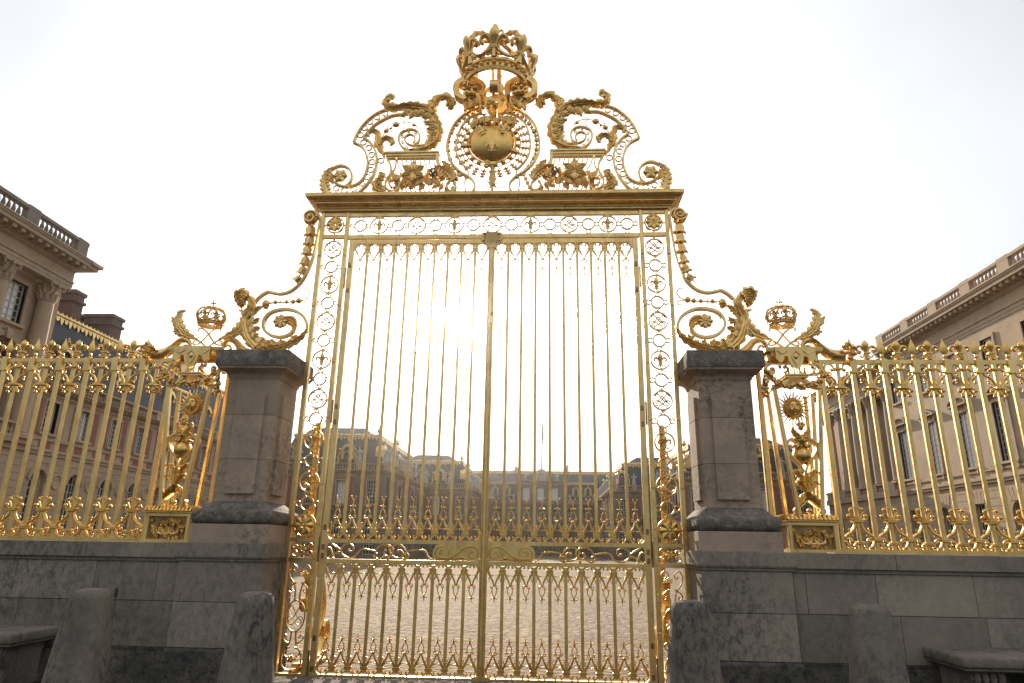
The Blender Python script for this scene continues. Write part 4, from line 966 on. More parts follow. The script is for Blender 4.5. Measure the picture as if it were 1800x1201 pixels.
    b.build('curled_hair', LEAFG, SM)
    b = MB()
    for k in range(24):
        a = 2 * PI * (k + .5) / 24; l = .245 if k % 2 else .205; wv = 0 if k % 2 else .012
        P = [(fx + r * math.cos(a) - wv * math.sin(a) * math.sin(r * 60), fy + .03, fz + r * math.sin(a) * 1.05 + wv * math.cos(a) * math.sin(r * 60)) for r in [.10 + (l - .10) * e / 7 for e in range(8)]]
        b.tube(P, [.014, .011, .008, .002], 5)
    b.build('sun_ray', GOLD, SM)
    b = MB()                                                    # bust and leaves, heart straps, orb
    (bx, bz), = R2((515, 700)); cx = c[0]
    b.ball((cx, -.26, bz + .02), (.035, .03, .045), 9, 7)
    for e in (-1, 1):
        b.leaf([(cx, bz - .12), (cx + e * .06, bz - .08), (cx + e * .10, bz - .02), (cx + e * .09, bz + .03)], [.03, .04, .03, .006], [.03, .04, .03, .006], -.25, .04, 3, .02, .4)
        b.leaf([(cx, bz - .14), (cx + e * .05, bz - .13), (cx + e * .10, bz - .12)], [.03, .035, .006], [.03, .035, .006], -.26, .03, 3, .02, .4)
    for k in range(6): b.ball((cx + .04 * math.cos(k * 1.05), -.28, bz + .05 + .02 * math.sin(k * 1.05)), .02, 6, 5)
    b.build('leaf_bust', LEAFG, g)
    b = MB()
    for e in (-1, 1):
        P = [(.012, 2.57), (.05, 2.66), (.13, 2.74), (.19, 2.84), (.18, 2.93), (.12, 2.975), (.06, 2.95), (.045, 2.90), (.08, 2.875), (.10, 2.90)]
        b.strap(curve([(cx + e * x, z) for x, z in P], 32), [.030, .036, .038, .036, .03], .11, -.20, .008)
        b.ball((cx + e * .085, -.25, 2.895), .024, 8, 6)
    b.lathe((cx, -.20, 0), [(.03, 2.87), (.06, 2.88), (.035, 2.90), (.05, 2.95), (.03, 2.97)], 10)
    b.build('heart_strap', GOLDF, g)
    b = MB(); b.ball((cx, -.20, 2.77), .115, 20, 14)
    OB = b.build('orb', GOLD, g, ang=60)
    b = MB()
    for dx, dz in ((-.04, .03), (.04, .03), (0, -.045)):
        def tf(p, dx=dx, dz=dz): return (cx + dx + p[0], -.20 - math.sqrt(max(0, .118 ** 2 - (dx + p[0]) ** 2 - (dz + p[2] - .02) ** 2)) + p[1] * .5, 2.77 + dz - .02 + p[2])
        b.tf = tf; fleur(b, .05)
    b.tf = None; b.build('fleur_de_lis', LEAFG, OB)
    b = MB()
    for e in (-1, 1):
        b.leaf([(cx + e * .01, 2.30), (cx + e * .04, 2.40), (cx + e * .07, 2.50), (cx + e * .12, 2.56), (cx + e * .17, 2.53)], [.02, .045, .05, .04, .008], [.02, .045, .05, .04, .008], -.25, .05, 5, .02, .45)
        b.leaf([(cx + e * .01, 2.30), (cx + e * .05, 2.36), (cx + e * .10, 2.42), (cx + e * .15, 2.40)], [.02, .035, .04, .008], [.02, .035, .04, .008], -.27, .04, 4, .02, .45)
        b.leaf([(cx + e * .01, 2.26), (cx + e * .06, 2.24), (cx + e * .11, 2.17), (cx + e * .15, 2.14)], [.03, .045, .04, .008], [.03, .045, .04, .008], -.25, .05, 4, .02, .45)
        b.strap(curve([(cx + e * .02, 2.20), (cx + e * .10, 2.13), (cx + e * .17, 2.10), (cx + e * .18, 2.05), (cx + e * .13, 2.04), (cx + e * .12, 2.07)], 16), .026, .08, -.24)
    b.leaf([(cx, 2.30), (cx, 2.42), (cx, 2.56)], [.03, .05, .01], [.03, .05, .01], -.27, .05, 4, .02, .3)
    b.lathe((cx, -.24, 0), [(.03, 2.20), (.045, 2.22), (.06, 2.27), (.065, 2.285), (.045, 2.30), (.03, 2.31)], 12)
    b.ball((cx + .01, -.24, 2.075), (.04, .04, .035), 10, 7); b.build('acanthus_stem', LEAFG, g)
    # capital with lambrequin, shelf, garland
    b = MB()
    b.sq((cx, 0, 0), [(.30, 4.115), (.34, 4.13), (.345, 4.165), (.345, 4.185), (.33, 4.19)], .03)
    b.box(*sorted((s * 3.70, s * 4.60)), -.024, .024, 4.052, 4.104)
    for e in (-1, 1):
        b.strap(curve([(cx + e * .30, 4.11), (cx + e * .36, 4.06), (cx + e * .42, 4.03)], 8), .03, .06, 0)
        b.strap(curve([(cx + e * .22, 4.00), (cx + e * .30, 3.99), (cx + e * .36, 3.92), (cx + e * .33, 3.85), (cx + e * .27, 3.85), (cx + e * .26, 3.91), (cx + e * .29, 3.92)], 20), .030, .08, -.22)
    b.box(cx - .15, cx + .15, -.34, .10, 3.775, 3.80); b.box(cx - .17, cx + .17, -.36, .12, 3.80, 3.82)
    for dx in (-.07, .0, .07): b.rail((cx + dx, -.25, 3.82), (cx + dx, -.25, 3.93), .02, .02, .004)
    b.strap(curve([(cx - .1, 3.97), (cx - .08, 3.90), (cx - .14, 3.83)], 8), .03, .08, -.2); b.strap(curve([(cx + .1, 3.97), (cx + .08, 3.90), (cx + .14, 3.83)], 8), .03, .08, -.2)
    K = b.build('capital', GOLDF, g)
    b = MB()
    P = [(-.26, 4.185), (.26, 4.185), (.26, 4.02), (.20, 3.96), (.16, 4.0), (.15, 4.06), (.11, 4.06), (.09, 3.98), (.05, 3.90), (0, 3.875), (-.05, 3.90), (-.09, 3.98), (-.11, 4.06), (-.15, 4.06), (-.16, 4.0), (-.20, 3.96), (-.26, 4.02)]
    b.prism([(cx + x, z) for x, z in P], -.375, -.33)
    b.tf = lambda p: (cx + (p[1] + .0), p[0] * 1.0, p[2]); b.prism([(x, z) for x, z in P], .29, .335); b.prism([(x, z) for x, z in P], -.335, -.29); b.tf = None
    for e in (-1, 1):
        b.tube([(cx + x, -.378, z) for x, z in curve([(e * .24, 4.13), (e * .17, 4.08), (e * .10, 4.13)], 8)], .007, 5); b.tube([(cx + x, -.378, z) for x, z in curve([(e * .0, 4.12), (e * .06, 4.06), (e * .03, 3.98), (0, 3.93)], 8)], .007, 5)
        b.ball((cx + e * .21, -.345, 3.925), (.022, .02, .04), 7, 5)
    b.ball((cx, -.38, 4.05), (.03, .015, .04), 8, 5); b.build('lambrequin', GOLDF, K)
    b = MB(); rnd = random.Random(9)
    for P in (((-.36, 3.83), (-.25, 3.70), (-.10, 3.66), (.0, 3.655), (.10, 3.66), (.25, 3.70), (.36, 3.83)), ((-.36, 3.83), (-.41, 3.72), (-.43, 3.55)), ((.36, 3.83), (.41, 3.72), (.43, 3.55))):
        for i, (x, z) in enumerate(curve(P, 26 if len(P) > 3 else 11)):
            for k in range(3):
                r = rnd.uniform(.018, .030); b.ball((cx + x + rnd.uniform(-.028, .028), -.33 + rnd.uniform(-.03, .02), z + rnd.uniform(-.028, .028)), (r, r, r), 6, 4)
            a = rnd.uniform(0, 6.28); b.leaf([(cx + x, z), (cx + x + .025 * math.cos(a), z + .025 * math.sin(a)), (cx + x + .06 * math.cos(a), z + .06 * math.sin(a))], [.01, .018, .002], [.01, .018, .002], -.34, .01, 1, .008, 0, False, 4)
    b.build('garland', LEAFG, g)
    # monogram, palms and small crown
    b = MB()
    for e in (-1, 1):
        P = [(-.165, 4.50), (-.175, 4.53), (-.14, 4.55), (-.07, 4.52), (.0, 4.45), (.06, 4.37), (.12, 4.31), (.19, 4.29), (.21, 4.32), (.17, 4.355), (.10, 4.33), (.0, 4.25), (-.05, 4.20)]
        b.tube([(cx + e * x, .0 + .008 * e, z + .02) for x, z in curve(P, 50)], [.011, .013, .013, .011], 6)
        b.tube([(cx + e * x, -.01, z) for x, z in curve([(.15, 4.19), (.19, 4.21), (.18, 4.26), (.14, 4.26)], 10)], .011, 6)
        b.tube([(cx + e * x, .01, z) for x, z in curve([(-.06, 4.20), (.06, 4.32), (.18, 4.40), (.28, 4.43)], 12)], [.011, .014, .018], 6)
    b.build('monogram', GOLD, g)
    for e in (-1, 1):
        b = MB(); b.leaf([(cx + e * x, z) for x, z in ((.16, 4.40), (.27, 4.44), (.38, 4.50), (.46, 4.60), (.50, 4.72), (.47, 4.82), (.40, 4.84))], [.01, .05, .075, .08, .07, .05, .01], [.01, .05, .075, .08, .07, .05, .01], -.0, .03, 6, .02, .55)
        b.leaf([(cx + e * x, z) for x, z in ((.44, 4.58), (.52, 4.64), (.60, 4.74))], [.03, .05, .01], [.03, .05, .01], .0, .02, 3, .015, .5)
        b.leaf([(cx + e * x, z) for x, z in ((.36, 4.48), (.46, 4.50), (.54, 4.52))], [.03, .05, .01], [.03, .05, .01], -.0, .02, 3, .015, .5)
        b.build('palm_leaf', LEAFG, g)
    b1, b2, b3 = MB(), MB(), MB(); crown(b1, b2, b3, (cx, 0, 4.625), .165, .23, lean=.35, k_=1.5)
    b3.ball((cx, 0, 4.88), .03, 8, 6); b3.box(cx - .008, cx + .008, -.008, .008, 4.90, 4.99); b3.box(cx - .03, cx + .03, -.008, .008, 4.945, 4.962)
    for dx, z in ((-.035, 4.953), (.035, 4.953), (0, 4.995)): b3.ball((cx + dx, 0, z), .013, 6, 5)
    k_ = b1.build('crown', GOLD, g); b2.build('fleur_de_lis', GOLD, k_); b3.build('crown_arch', GOLD, k_)
    for e in (-1, 1):                                           # horns spilling flowers along the rail
        b = MB(); P = [(.27, 4.27), (.31, 4.31), (.36, 4.27), (.34, 4.21), (.28, 4.20), (.245, 4.26), (.26, 4.34), (.33, 4.385), (.42, 4.36), (.50, 4.27), (.58, 4.20), (.68, 4.165), (.78, 4.17)]
        P = [(cx + e * x, z) for x, z in P]; q = curve(P, 40)
        b.tube([(x, 0, z) for x, z in q], [.015, .02, .025, .03, .04, .05, .065, .08, .085], 10)
        for k in range(-2, 3): b.tube([(x, -.045 - .01 * (2 - abs(k)), z + k * .014) for x, z in q[20:]], [.006, .012, .016], 5)
        HN = b.build('horn', LEAFG, g)
        b = MB(); rnd = random.Random(2)
        for k in range(34):
            a, r = rnd.uniform(0, 2 * PI), .10 * math.sqrt(rnd.random()); x, z = cx + e * .83 + r * math.cos(a) * 1.1, 4.205 + r * math.sin(a)
            if k % 2: b.ball((x, -.06 - rnd.random() * .05, z), rnd.uniform(.018, .032), 7, 5)
            else: aa = rnd.uniform(0, 6.28); b.leaf([(x, z), (x + .03 * math.cos(aa), z + .03 * math.sin(aa)), (x + .065 * math.cos(aa), z + .065 * math.sin(aa))], [.015, .028, .003], [.015, .028, .003], -.08, .02, 2, .01, .3, True, 4)
        b.build('flower_cluster', LEAFG, HN)
# ------------------------------------------------------------------ buildings round the courtyard
class Fac:
    """facade frame: u runs along the wall, y < 0 is outwards, turned by rz about its origin"""
    def __init__(s, ox, oy, rz):
        s.o = (ox, oy); s.rz = rz; c, n = round(math.cos(rz), 6), round(math.sin(rz), 6)
        s.tf = lambda p: (ox + p[0] * c - p[1] * n, oy + p[0] * n + p[1] * c, p[2])
    def mb(s): return MB(s.tf)
    def put(s, proto, parent, u, y, z, name=None):
        x, yy, zz = s.tf((u, y, z)); o = origin(parent); return place(proto, parent, (x - o.x, yy - o.y, zz - o.z), 0, s.rz, name=name)
def wall_open(b, u0, u1, z0, z1, ops, y0=0.0, y1=.5, course=0.0, joint=.03, proud=.035):
    """solid wall with rectangular or round-headed openings; course > 0 cuts rustication joints"""
    zs = sorted({z0, z1, *[v for o in ops for v in (o[2], o[3]) if z0 < v < z1]})
    def spans(za, zb):
        c = u0; r = []
        for o in sorted(ops):
            if o[2] < zb - 1e-6 and o[3] > za + 1e-6:
                if o[0] > c: r.append((c, o[0]))
                c = max(c, o[1])
        if c < u1: r.append((c, u1))
        return r
    for za, zb in zip(zs, zs[1:]):
        for a, c in spans(za, zb): b.box(a, c, y0, y1, za, zb)
    if course:
        n = max(1, round((z1 - z0) / course)); h = (z1 - z0) / n
        for k in range(n):
            za, zb = z0 + k * h + joint, z0 + (k + 1) * h
            cut = [o for o in ops if o[2] < zb and o[3] > za]
            ops2 = [(o[0], o[1], 0, 99) for o in cut]; c = u0
            for o in sorted(ops2) + [(u1, u1, 0, 0)]:
                if o[0] > c: b.box(c, o[0], y0 - proud, y0 + .01, za, zb)
                c = max(c, o[1])
    for o in ops:
        if len(o) > 4 and o[4]:
            uc, r = (o[0] + o[1]) / 2, (o[1] - o[0]) / 2; zt = o[3] - r; yf = y0 - (proud if course else 0) - .003
            for sg in (-1, 1):
                P = [(uc + sg * r, zt)] + [(uc + sg * r * math.cos(a), zt + r * math.sin(a)) for a in [PI / 2 * k / 7 for k in range(8)]][1:] + [(uc + sg * r, o[3])]
                b.prism(P, yf, y1)
_wc = {}
def win_protos(w, h, arch, nx, nz, blind=0):
    k = (w, h, arch, nx, nz, blind)
    if k in _wc: return _wc[k]
    b = MB(); t = .06; zt = h - w / 2 if arch else h
    b.box(-w / 2, -w / 2 + t, 0, .07, 0, zt); b.box(w / 2 - t, w / 2, 0, .07, 0, zt); b.box(-w / 2 + t, w / 2 - t, 0, .07, 0, t)
    if arch: b.strap([((w / 2 - t / 2) * math.cos(a), zt + (w / 2 - t / 2) * math.sin(a)) for a in [PI * i / 14 for i in range(15)]], t, .07, .035, .004)
    else: b.box(-w / 2 + t, w / 2 - t, 0, .07, h - t, h)
    b.box(-.035, .035, -.005, .06, t, zt if arch else h - t)
    for i in range(1, nx):
        x = -w / 2 + w * i / nx
        if abs(x) > .04: b.box(x - .02, x + .02, .01, .05, t, (zt + math.sqrt(max(0, (w / 2) ** 2 - x * x)) - .03) if arch else h - t)
    for i in range(1, nz + 1):
        z = zt * i / nz
        if z < h - t: b.box(-w / 2 + t, w / 2 - t, .012, .048, z - .02, z + .02)
    f = mesh_only(b, 'window', FRAME, smooth=False)
    b = MB()
    if arch: b.prism([(-w / 2 + .02, .02), (w / 2 - .02, .02)] + [((w / 2 - .02) * math.cos(a), zt + (w / 2 - .02) * math.sin(a)) for a in [PI * i / 14 for i in range(15)]], .07, .085)
    else: b.box(-w / 2 + .02, w / 2 - .02, .07, .085, .02, h - .02)
    p = mesh_only(b, 'pane', GLASS, smooth=False); bl = None
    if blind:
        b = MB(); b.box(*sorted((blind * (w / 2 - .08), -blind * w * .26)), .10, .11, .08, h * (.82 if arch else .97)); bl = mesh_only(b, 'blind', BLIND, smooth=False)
    _wc[k] = (f, p, bl); return _wc[k]
def window(F, parent, u, z, w, h, arch=False, nx=4, nz=6, y=.30, blind=0):
    blind = int(blind) * (1 if F.rz < 0 else -1)
    f, p, bl = win_protos(w, h, arch, nx, nz, blind); o = F.put(f, parent, u, y, z); place(p, o, (0, 0, 0))
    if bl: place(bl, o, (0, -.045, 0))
def surround(b, u, z, w, h, t=.16, y=0.0, pr=.07, sill=True, ped=None):
    b.box(u - w / 2 - t, u - w / 2, y - pr, y + .25, z, z + h); b.box(u + w / 2, u + w / 2 + t, y - pr, y + .25, z, z + h); b.box(u - w / 2 - t, u + w / 2 + t, y - pr - .004, y + .25, z + h, z + h + t)
    if sill: b.box(u - w / 2 - t - .08, u + w / 2 + t + .08, y - pr - .10, y + .2, z - .16, z)
    if sill and ped is not None:
        for e in (-1, 1): b.box(u + e * (w / 2 + t * .4) - .09, u + e * (w / 2 + t * .4) + .09, y - pr - .06, y, z - .50, z - .16)
    if ped is not None:
        zz = z + h + t; hw = w / 2 + t + .16
        for e in (-1, 1): b.box(u + e * (hw - .14) - .09, u + e * (hw - .14) + .09, y - .22, y, zz - .05, zz + .30)
        b.box(u - hw - .06, u + hw + .06, y - .36, y, zz + .30, zz + .42)
        if ped == 'tri':
            for (a, c_) in (((-hw - .06, .42), (0, .95)), ((0, .95), (hw + .06, .42))):
                dx, dz = c_[0] - a[0], c_[1] - a[1]; b.prism([(u + a[0], zz + a[1]), (u + c_[0], zz + c_[1]), (u + c_[0], zz + c_[1] - .17), (u + a[0] + (.3 if a[0] < 0 else 0), zz + a[1] - .0 if a[0] < 0 else zz + a[1] - .17)] if a[0] < 0 else [(u + a[0], zz + a[1]), (u + c_[0], zz + c_[1]), (u + c_[0] - .3, zz + c_[1]), (u + a[0], zz + a[1] - .17)], y - .34, y)
            b.prism([(u - hw, zz + .425), (u + hw, zz + .425), (u, zz + .80)], y - .12, y)
        else:
            A = [(u + (hw + .04) * math.cos(a), zz + .42 + .52 * math.sin(a)) for a in [PI * i / 12 for i in range(13)]]
            b.strap(A, .15, .34, y - .17, .01); b.prism([(u - hw + .08, zz + .425)] + [(u + (hw - .05) * math.cos(a), zz + .43 + .45 * math.sin(a)) for a in [PI - PI * i / 12 for i in range(1, 12)]] + [(u + hw - .08, zz + .425)], y - .12, y)
def entabl(b, u0, u1, z, h, y=0.0, dent=.42, out=.75):
    """architrave, frieze, modillioned cornice on one side; z is the underside"""
    b.box(u0, u1, y - .03, y + .6, z, z + .10 * h); b.box(u0, u1, y - .06, y + .6, z + .10 * h, z + .22 * h); b.box(u0, u1, y - .14, y + .6, z + .22 * h, z + .27 * h)
    b.box(u0, u1, y - .02, y + .6, z + .27 * h, z + .58 * h); b.box(u0 - .0, u1, y - .10, y + .6, z + .58 * h, z + .62 * h); b.box(u0, u1, y - .20, y + .6, z + .62 * h, z + .68 * h)
    b.box(u0, u1, y - .24, y + .6, z + .68 * h, z + .79 * h); b.box(u0, u1, y - out, y + .6, z + .79 * h, z + .90 * h); b.box(u0, u1, y - out - .07, y + .6, z + .90 * h, z + .955 * h); b.box(u0, u1, y - out - .13, y + .6, z + .955 * h, z + h)
    n = int((u1 - u0) / dent)
    for i in range(n): u = u0 + (i + .5) * (u1 - u0) / n; b.box(u - dent * .24, u + dent * .24, y - out * .86, y - .20, z + .69 * h, z + .788 * h)
def balus(b, u0, u1, z, h, y=0.1, posts=(), pw=.7, sp=.34, n=8, depth=.36):
    b.box(u0, u1, y - depth / 2, y + depth / 2, z, z + .16 * h); b.box(u0, u1, y - depth / 2 - .03, y + depth / 2 + .03, z + .84 * h, z + h)
    for p in posts: b.box(p - pw / 2, p + pw / 2, y - depth / 2 - .02, y + depth / 2 + .02, z + .01, z + h + .06)
    k = int((u1 - u0) / sp)
    for i in range(k):
        u = u0 + (i + .5) * (u1 - u0) / k
        if any(abs(u - p) < pw / 2 + sp * .3 for p in posts): continue
        hh = h * .68; r = sp * .34
        b.lathe((u, y, z + .16 * h), [(r * .75, 0), (r * .75, .06 * hh), (r * .45, .1 * hh), (r, .35 * hh), (r * .85, .5 * hh), (r * .4, .78 * hh), (r * .75, .9 * hh), (r * .75, hh)], n, caps=False)
def column(F, parent, u, y, z0, z1, r, m):
    b = F.mb(); H = z1 - z0; ch = 2.3 * r
    b.box(u - 1.35 * r, u + 1.35 * r, y - 1.35 * r, y + 1.35 * r, z0, z0 + .3 * r)
    b.lathe((u, y, z0), [(1.3 * r, .3 * r), (1.32 * r, .45 * r), (1.1 * r, .6 * r), (1.18 * r, .75 * r), (r, .85 * r), (r, H * .33), (.97 * r, H * .6), (.86 * r, H - ch - .12 * r), (.95 * r, H - ch - .05 * r), (.95 * r, H - ch + .05 * r), (.84 * r, H - ch + .08 * r)], 22)
    c = b.build('column', m, parent, ang=50)
    b = F.mb(); zc = z1 - ch
    b.lathe((u, y, zc), [(.84 * r, .0), (.86 * r, ch * .5), (1.0 * r, ch * .8), (1.15 * r, ch * .88)], 14)
    for row, (zz, hh, rr, k) in enumerate(((.05, .42, .98, 10), (.35, .42, 1.03, 10))):
        for i in range(k):
            a = 2 * PI * (i + .5 * row) / k; ca, sa = math.cos(a), math.sin(a); R = r * rr; zb = zc + zz * ch; h2 = hh * ch
            P = [(u + q * ca, y + q * sa, zb + v) for q, v in ((R * .9, 0), (R * 1.0, h2 * .5), (R * 1.16, h2 * .9), (R * 1.32, h2 * .88), (R * 1.30, h2 * .74))]
            b.tube(P, [.20 * r, .22 * r, .17 * r, .12 * r, .08 * r], 5)
    for i in range(4):
        a = PI / 4 + i * PI / 2; ca, sa = math.cos(a), math.sin(a)
        P = [(u + q * ca, y + q * sa, zc + v * ch) for q, v in ((1.0 * r, .62), (1.2 * r, .78), (1.5 * r, .86), (1.62 * r, .78), (1.5 * r, .70), (1.42 * r, .77))]
        b.tube(curve(P, 12), .12 * r, 6)
    b.box(u - 1.22 * r, u + 1.22 * r, y - 1.22 * r, y + 1.22 * r, z1 - ch * .12, z1); b.box(u - .2 * r, u + .2 * r, y - 1.34 * r, y - 1.1 * r, z1 - ch * .2, z1)
    b.build('capital', m, c, ang=50)
def urn(b, u, y, z, h):
    b.lathe((u, y, z), [(.16 * h, 0), (.16 * h, .08 * h), (.07 * h, .16 * h), (.22 * h, .4 * h), (.24 * h, .55 * h), (.13 * h, .7 * h), (.16 * h, .76 * h), (.08 * h, .9 * h), (.01 * h, 1.0 * h)], 9)
def statue(b, u, y, z, h, rnd):
    """seated or standing figure on the parapet, one continuous lump of carving"""
    b.box(u - .16 * h, u + .16 * h, y - .14 * h, y + .14 * h, z, z + .08 * h)
    l = rnd.uniform(-.08, .08) * h
    b.tube([(u - .03 * h, y, z + .08 * h), (u - .02 * h, y, z + .3 * h), (u + l * .3, y, z + .52 * h), (u + l * .6, y, z + .70 * h), (u + l * .7, y, z + .80 * h), (u + l * .8, y, z + .83 * h)], [.17 * h, .15 * h, .11 * h, .14 * h, .07 * h, .04 * h], 9)
    b.ball((u + l, y, z + .90 * h), (.062 * h, .07 * h, .08 * h), 8, 6)
    for e in (-1, 1):
        x = rnd.uniform(.16, .30) * h * e; b.tube([(u + l * .6 + e * .11 * h, y, z + .74 * h), (u + x, y - .05 * h, z + .58 * h), (u + x * 1.05, y - .12 * h, z + rnd.uniform(.45, .85) * h)], [.05 * h, .04 * h, .025 * h], 6)
def trophy(b, u, y, z, h, rnd):
    b.box(u - .3 * h, u + .3 * h, y - .14 * h, y + .14 * h, z, z + .15 * h); b.ball((u, y, z + .4 * h), (.2 * h, .15 * h, .28 * h), 9, 6)
    for k in range(9):
        a = rnd.uniform(.2, PI - .2); l = rnd.uniform(.5, .9) * h; b.tube([(u, y, z + .25 * h), (u + l * .8 * math.cos(a), y, z + .15 * h + l * math.sin(a))], [.07 * h, .02 * h], 5)
def gilt_ridge(b, u0, u1, z, h, y):
    b.box(u0, u1, y - .12, y + .2, z - .18 * h, z + .10 * h)
    b.tube([(u0, y - .10, z + .06 * h), (u1, y - .10, z + .06 * h)], .16 * h, 6)
    n = int((u1 - u0) / (.55 * h))
    for i in range(n):
        u = u0 + (i + .5) * (u1 - u0) / n; q = .24 * h
        b.prism([(u - q, z - .15 * h), (u + q, z - .15 * h), (u + q * .8, z - .42 * h), (u + q * .2, z - (.75 if i % 2 else .55) * h), (u - q * .2, z - (.75 if i % 2 else .55) * h), (u - q * .8, z - .42 * h)], y - .15, y - .08)
        b.ball((u, y - .05, z + .22 * h), (.12 * h, .1 * h, .16 * h), 6, 4)
def dormer(F, parent, u, y, z, w, h):
    b = F.mb()
    b.box(u - w / 2, u - w * .28, y, y + .9, z, z + h * .66); b.box(u + w * .28, u + w / 2, y, y + .9, z, z + h * .66); b.box(u - w * .5, u + w * .5, y - .06, y + .9, z - .08 * h, z)
    b.strap([(u + w * .42 * math.cos(a), z + h * .64 + w * .42 * math.sin(a)) for a in [PI * i / 12 for i in range(13)]], w * .2, .9, y + .42, .01)
    for e in (-1, 1):
        b.tube([(u + e * x, y - .02, zz) for x, zz in curve([(w * .55, z + h * .62), (w * .66, z + h * .35), (w * .60, z + h * .12), (w * .78, z + h * .04), (w * .72, z - h * .06)], 12)], [.05 * w, .08 * w, .10 * w], 6)
        b.ball((u + e * w * .56, y - .03, z + h * .72), (.12 * w,) * 3, 7, 5)
    urn(b, u, y + .1, z + h * .66 + w * .48, h * .32)
    d = b.build('dormer', ROOFG, parent); window(F, d, u, z + .02, w * .56, h * .86, True, 2, 4, y=y + .25)
def mansard(b, x0, x1, y0, y1, z0, z1, inset, top=True):
    b.loft([[(x0 + o, y0 + o, z), (x1 - o, y0 + o, z), (x1 - o, y1 - o, z), (x0 + o, y1 - o, z)] for o, z in ((0, z0), (inset, z1))])
    if top: b.loft([[(x0 + inset + o, y0 + inset + o, z), (x1 - inset - o, y0 + inset + o, z), (x1 - inset - o, y1 - inset - o, z), (x0 + inset + o, y1 - inset - o, z)] for o, z in ((.25, z1 + .02), (2.2, z1 + 1.25))])
R90 = PI / 2
# --- near left pavilion, columned
g = thing('stone_pavilion', 'tall limestone pavilion with giant Corinthian columns and roof balustrade at the left edge', 'pavilion', (-36, 18, 0))
F = Fac(-28.8, 10.0, R90); L = 18.4
cols = [17.3, 13.7, 10.1, 6.5, 2.9]; bays = [15.5, 11.9, 8.3, 4.7]
b = F.mb()
wall_open(b, 0, L, 0, 6.4, [(u - .9, u + .9, 0, 5.0, True) for u in bays], .5, 1.4, .42)
wall_open(b, 0, L, 7.0, 16.4, [o for u in bays for o in ((u - 1.0, u + 1.0, 8.0, 12.5, True), (u - .72, u + .72, 13.4, 15.8, False))], 1.0, 1.6)
b.box(0, L, 1.8, 14, 0, 18.3); b.box(-.02, L + .05, .30, 1.5, 6.4, 6.72); b.box(-.02, L + .12, .05, 1.5, 6.72, 7.0); b.box(0, .5, .5, 2, 0, 16.4); b.box(L - .5, L, .6, 14, 0, 16.39)
b.build('wall', FACL, g, smooth=False)
b = F.mb(); entabl(b, 0, L, 16.4, 2.0, .05, .62, .95)
b.box(L - .001, L + .10, .1, 14, 16.4, 17.6); b.box(L, L + .90, -.80, 14, 17.985, 18.2); b.box(L, L + 1.03, -1.03, 14, 18.202, 18.4); b.build('entablature', FACL, g, smooth=False)
b = F.mb(); balus(b, 0, L, 18.4, 1.15, -.35, (L - .5, 13.7, 10.1, 6.5), .9, .36); b.build('balustrade', FACD, g)
for u in cols: column(F, g, u, .55, 7.0, 16.4, .5, FACL)
for u in bays:
    b = F.mb()
    surround(b, u, 13.4, 1.44, 2.4, .22, 1.0, .10)
    b.build('window_surround', FACL, g, smooth=False); b = F.mb()
    b.strap([(u + 1.18 * math.cos(a), 11.5 + 1.18 * math.sin(a)) for a in [PI * i / 16 for i in range(17)]], .34, .24, .98, .02); b.box(u - 1.35, u - 1.01, .86, 1.1, 8.0, 11.5); b.box(u + 1.01, u + 1.35, .86, 1.1, 8.0, 11.5); b.prism([(u - .16, 12.4), (u + .16, 12.4), (u + .24, 12.95), (u - .24, 12.95)], .74, 1.1)
    b.build('arch_surround', FACL, g, smooth=False)
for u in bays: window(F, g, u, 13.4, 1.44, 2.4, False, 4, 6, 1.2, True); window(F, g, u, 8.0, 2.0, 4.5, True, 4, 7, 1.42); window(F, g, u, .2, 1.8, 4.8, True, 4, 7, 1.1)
for u in (15.5, 11.9, 8.3): b = F.mb(); balus(b, u - 1.2, u + 1.2, 7.0, .85, .25, (), .5, .26); b.build('balcony', FACL, g)
# --- left brick wing
g = thing('brick_wing', 'long brick and stone wing with gilded roof ridge and chimneys behind the left railing', 'wing', (-36, 46, 0))
F = Fac(-29.7, 28.4, R90); L = 33.0; us = [1.75 + 3.2 * k for k in range(10)]
b = F.mb()
wall_open(b, 0, L, 0, 6.4, [(u - .62, u + .62, .6, 5.55, True) for u in us], 0, .5, .46)
wall_open(b, 0, L, 6.4, 10.2, [(u - .55, u + .55, 7.75, 9.65, False) for u in us], 0, .5)
b.box(0, L, .8, 12, 0, 10.9); b.box(-.0, L, -.12, .2, 6.42, 6.62); b.box(0, L, -.20, .2, 6.625, 6.72); b.box(0, L, -.10, .2, 7.28, 7.40)
b.build('wall', FACL, g, smooth=False)
b = F.mb(); entabl(b, 0, L, 9.85, .62, 0, .35, .38); b.build('cornice', FACL, g, smooth=False)
b = F.mb(); balus(b, 0, L, 10.48, .75, .05, [.15 + 3.2 * k for k in range(11)], .5, .27, 6); b.build('balustrade', FACL, g)
for u in us:
    b = F.mb(); surround(b, u, 7.75, 1.10, 1.90, .15, 0, .06); b.build('window_surround', FACL, g, smooth=False)
    b = F.mb(); b.strap([(u + .76 * math.cos(a), 4.93 + .76 * math.sin(a)) for a in [PI * i / 14 for i in range(15)]], .26, .14, -.06, .01); b.build('arch_surround', FACL, g, smooth=False)
    b = F.mb(); b.torus((u + 1.6, -.05, 4.95), .42, .07, 20, 6); b.build('round_medallion', FACL, g)
    for x0, x1, z0, z1 in ((u - 1.29, u - .81, 7.55, 9.75), (u + .81, u + 1.29, 7.55, 9.75), (u - .5, u + .5, 6.85, 7.22), (u + 1.3, u + 1.9, 6.85, 7.22)):
        b = F.mb(); b.box(x0, x1, -.025, .02, z0, z1); b.build('brick_panel', BRICK, g, smooth=False)
for u in us: window(F, g, u, 7.75, 1.10, 1.90, False, 4, 6, .22, us.index(u) % 3 == 1); window(F, g, u, .6, 1.24, 4.95, True, 4, 9, .25)
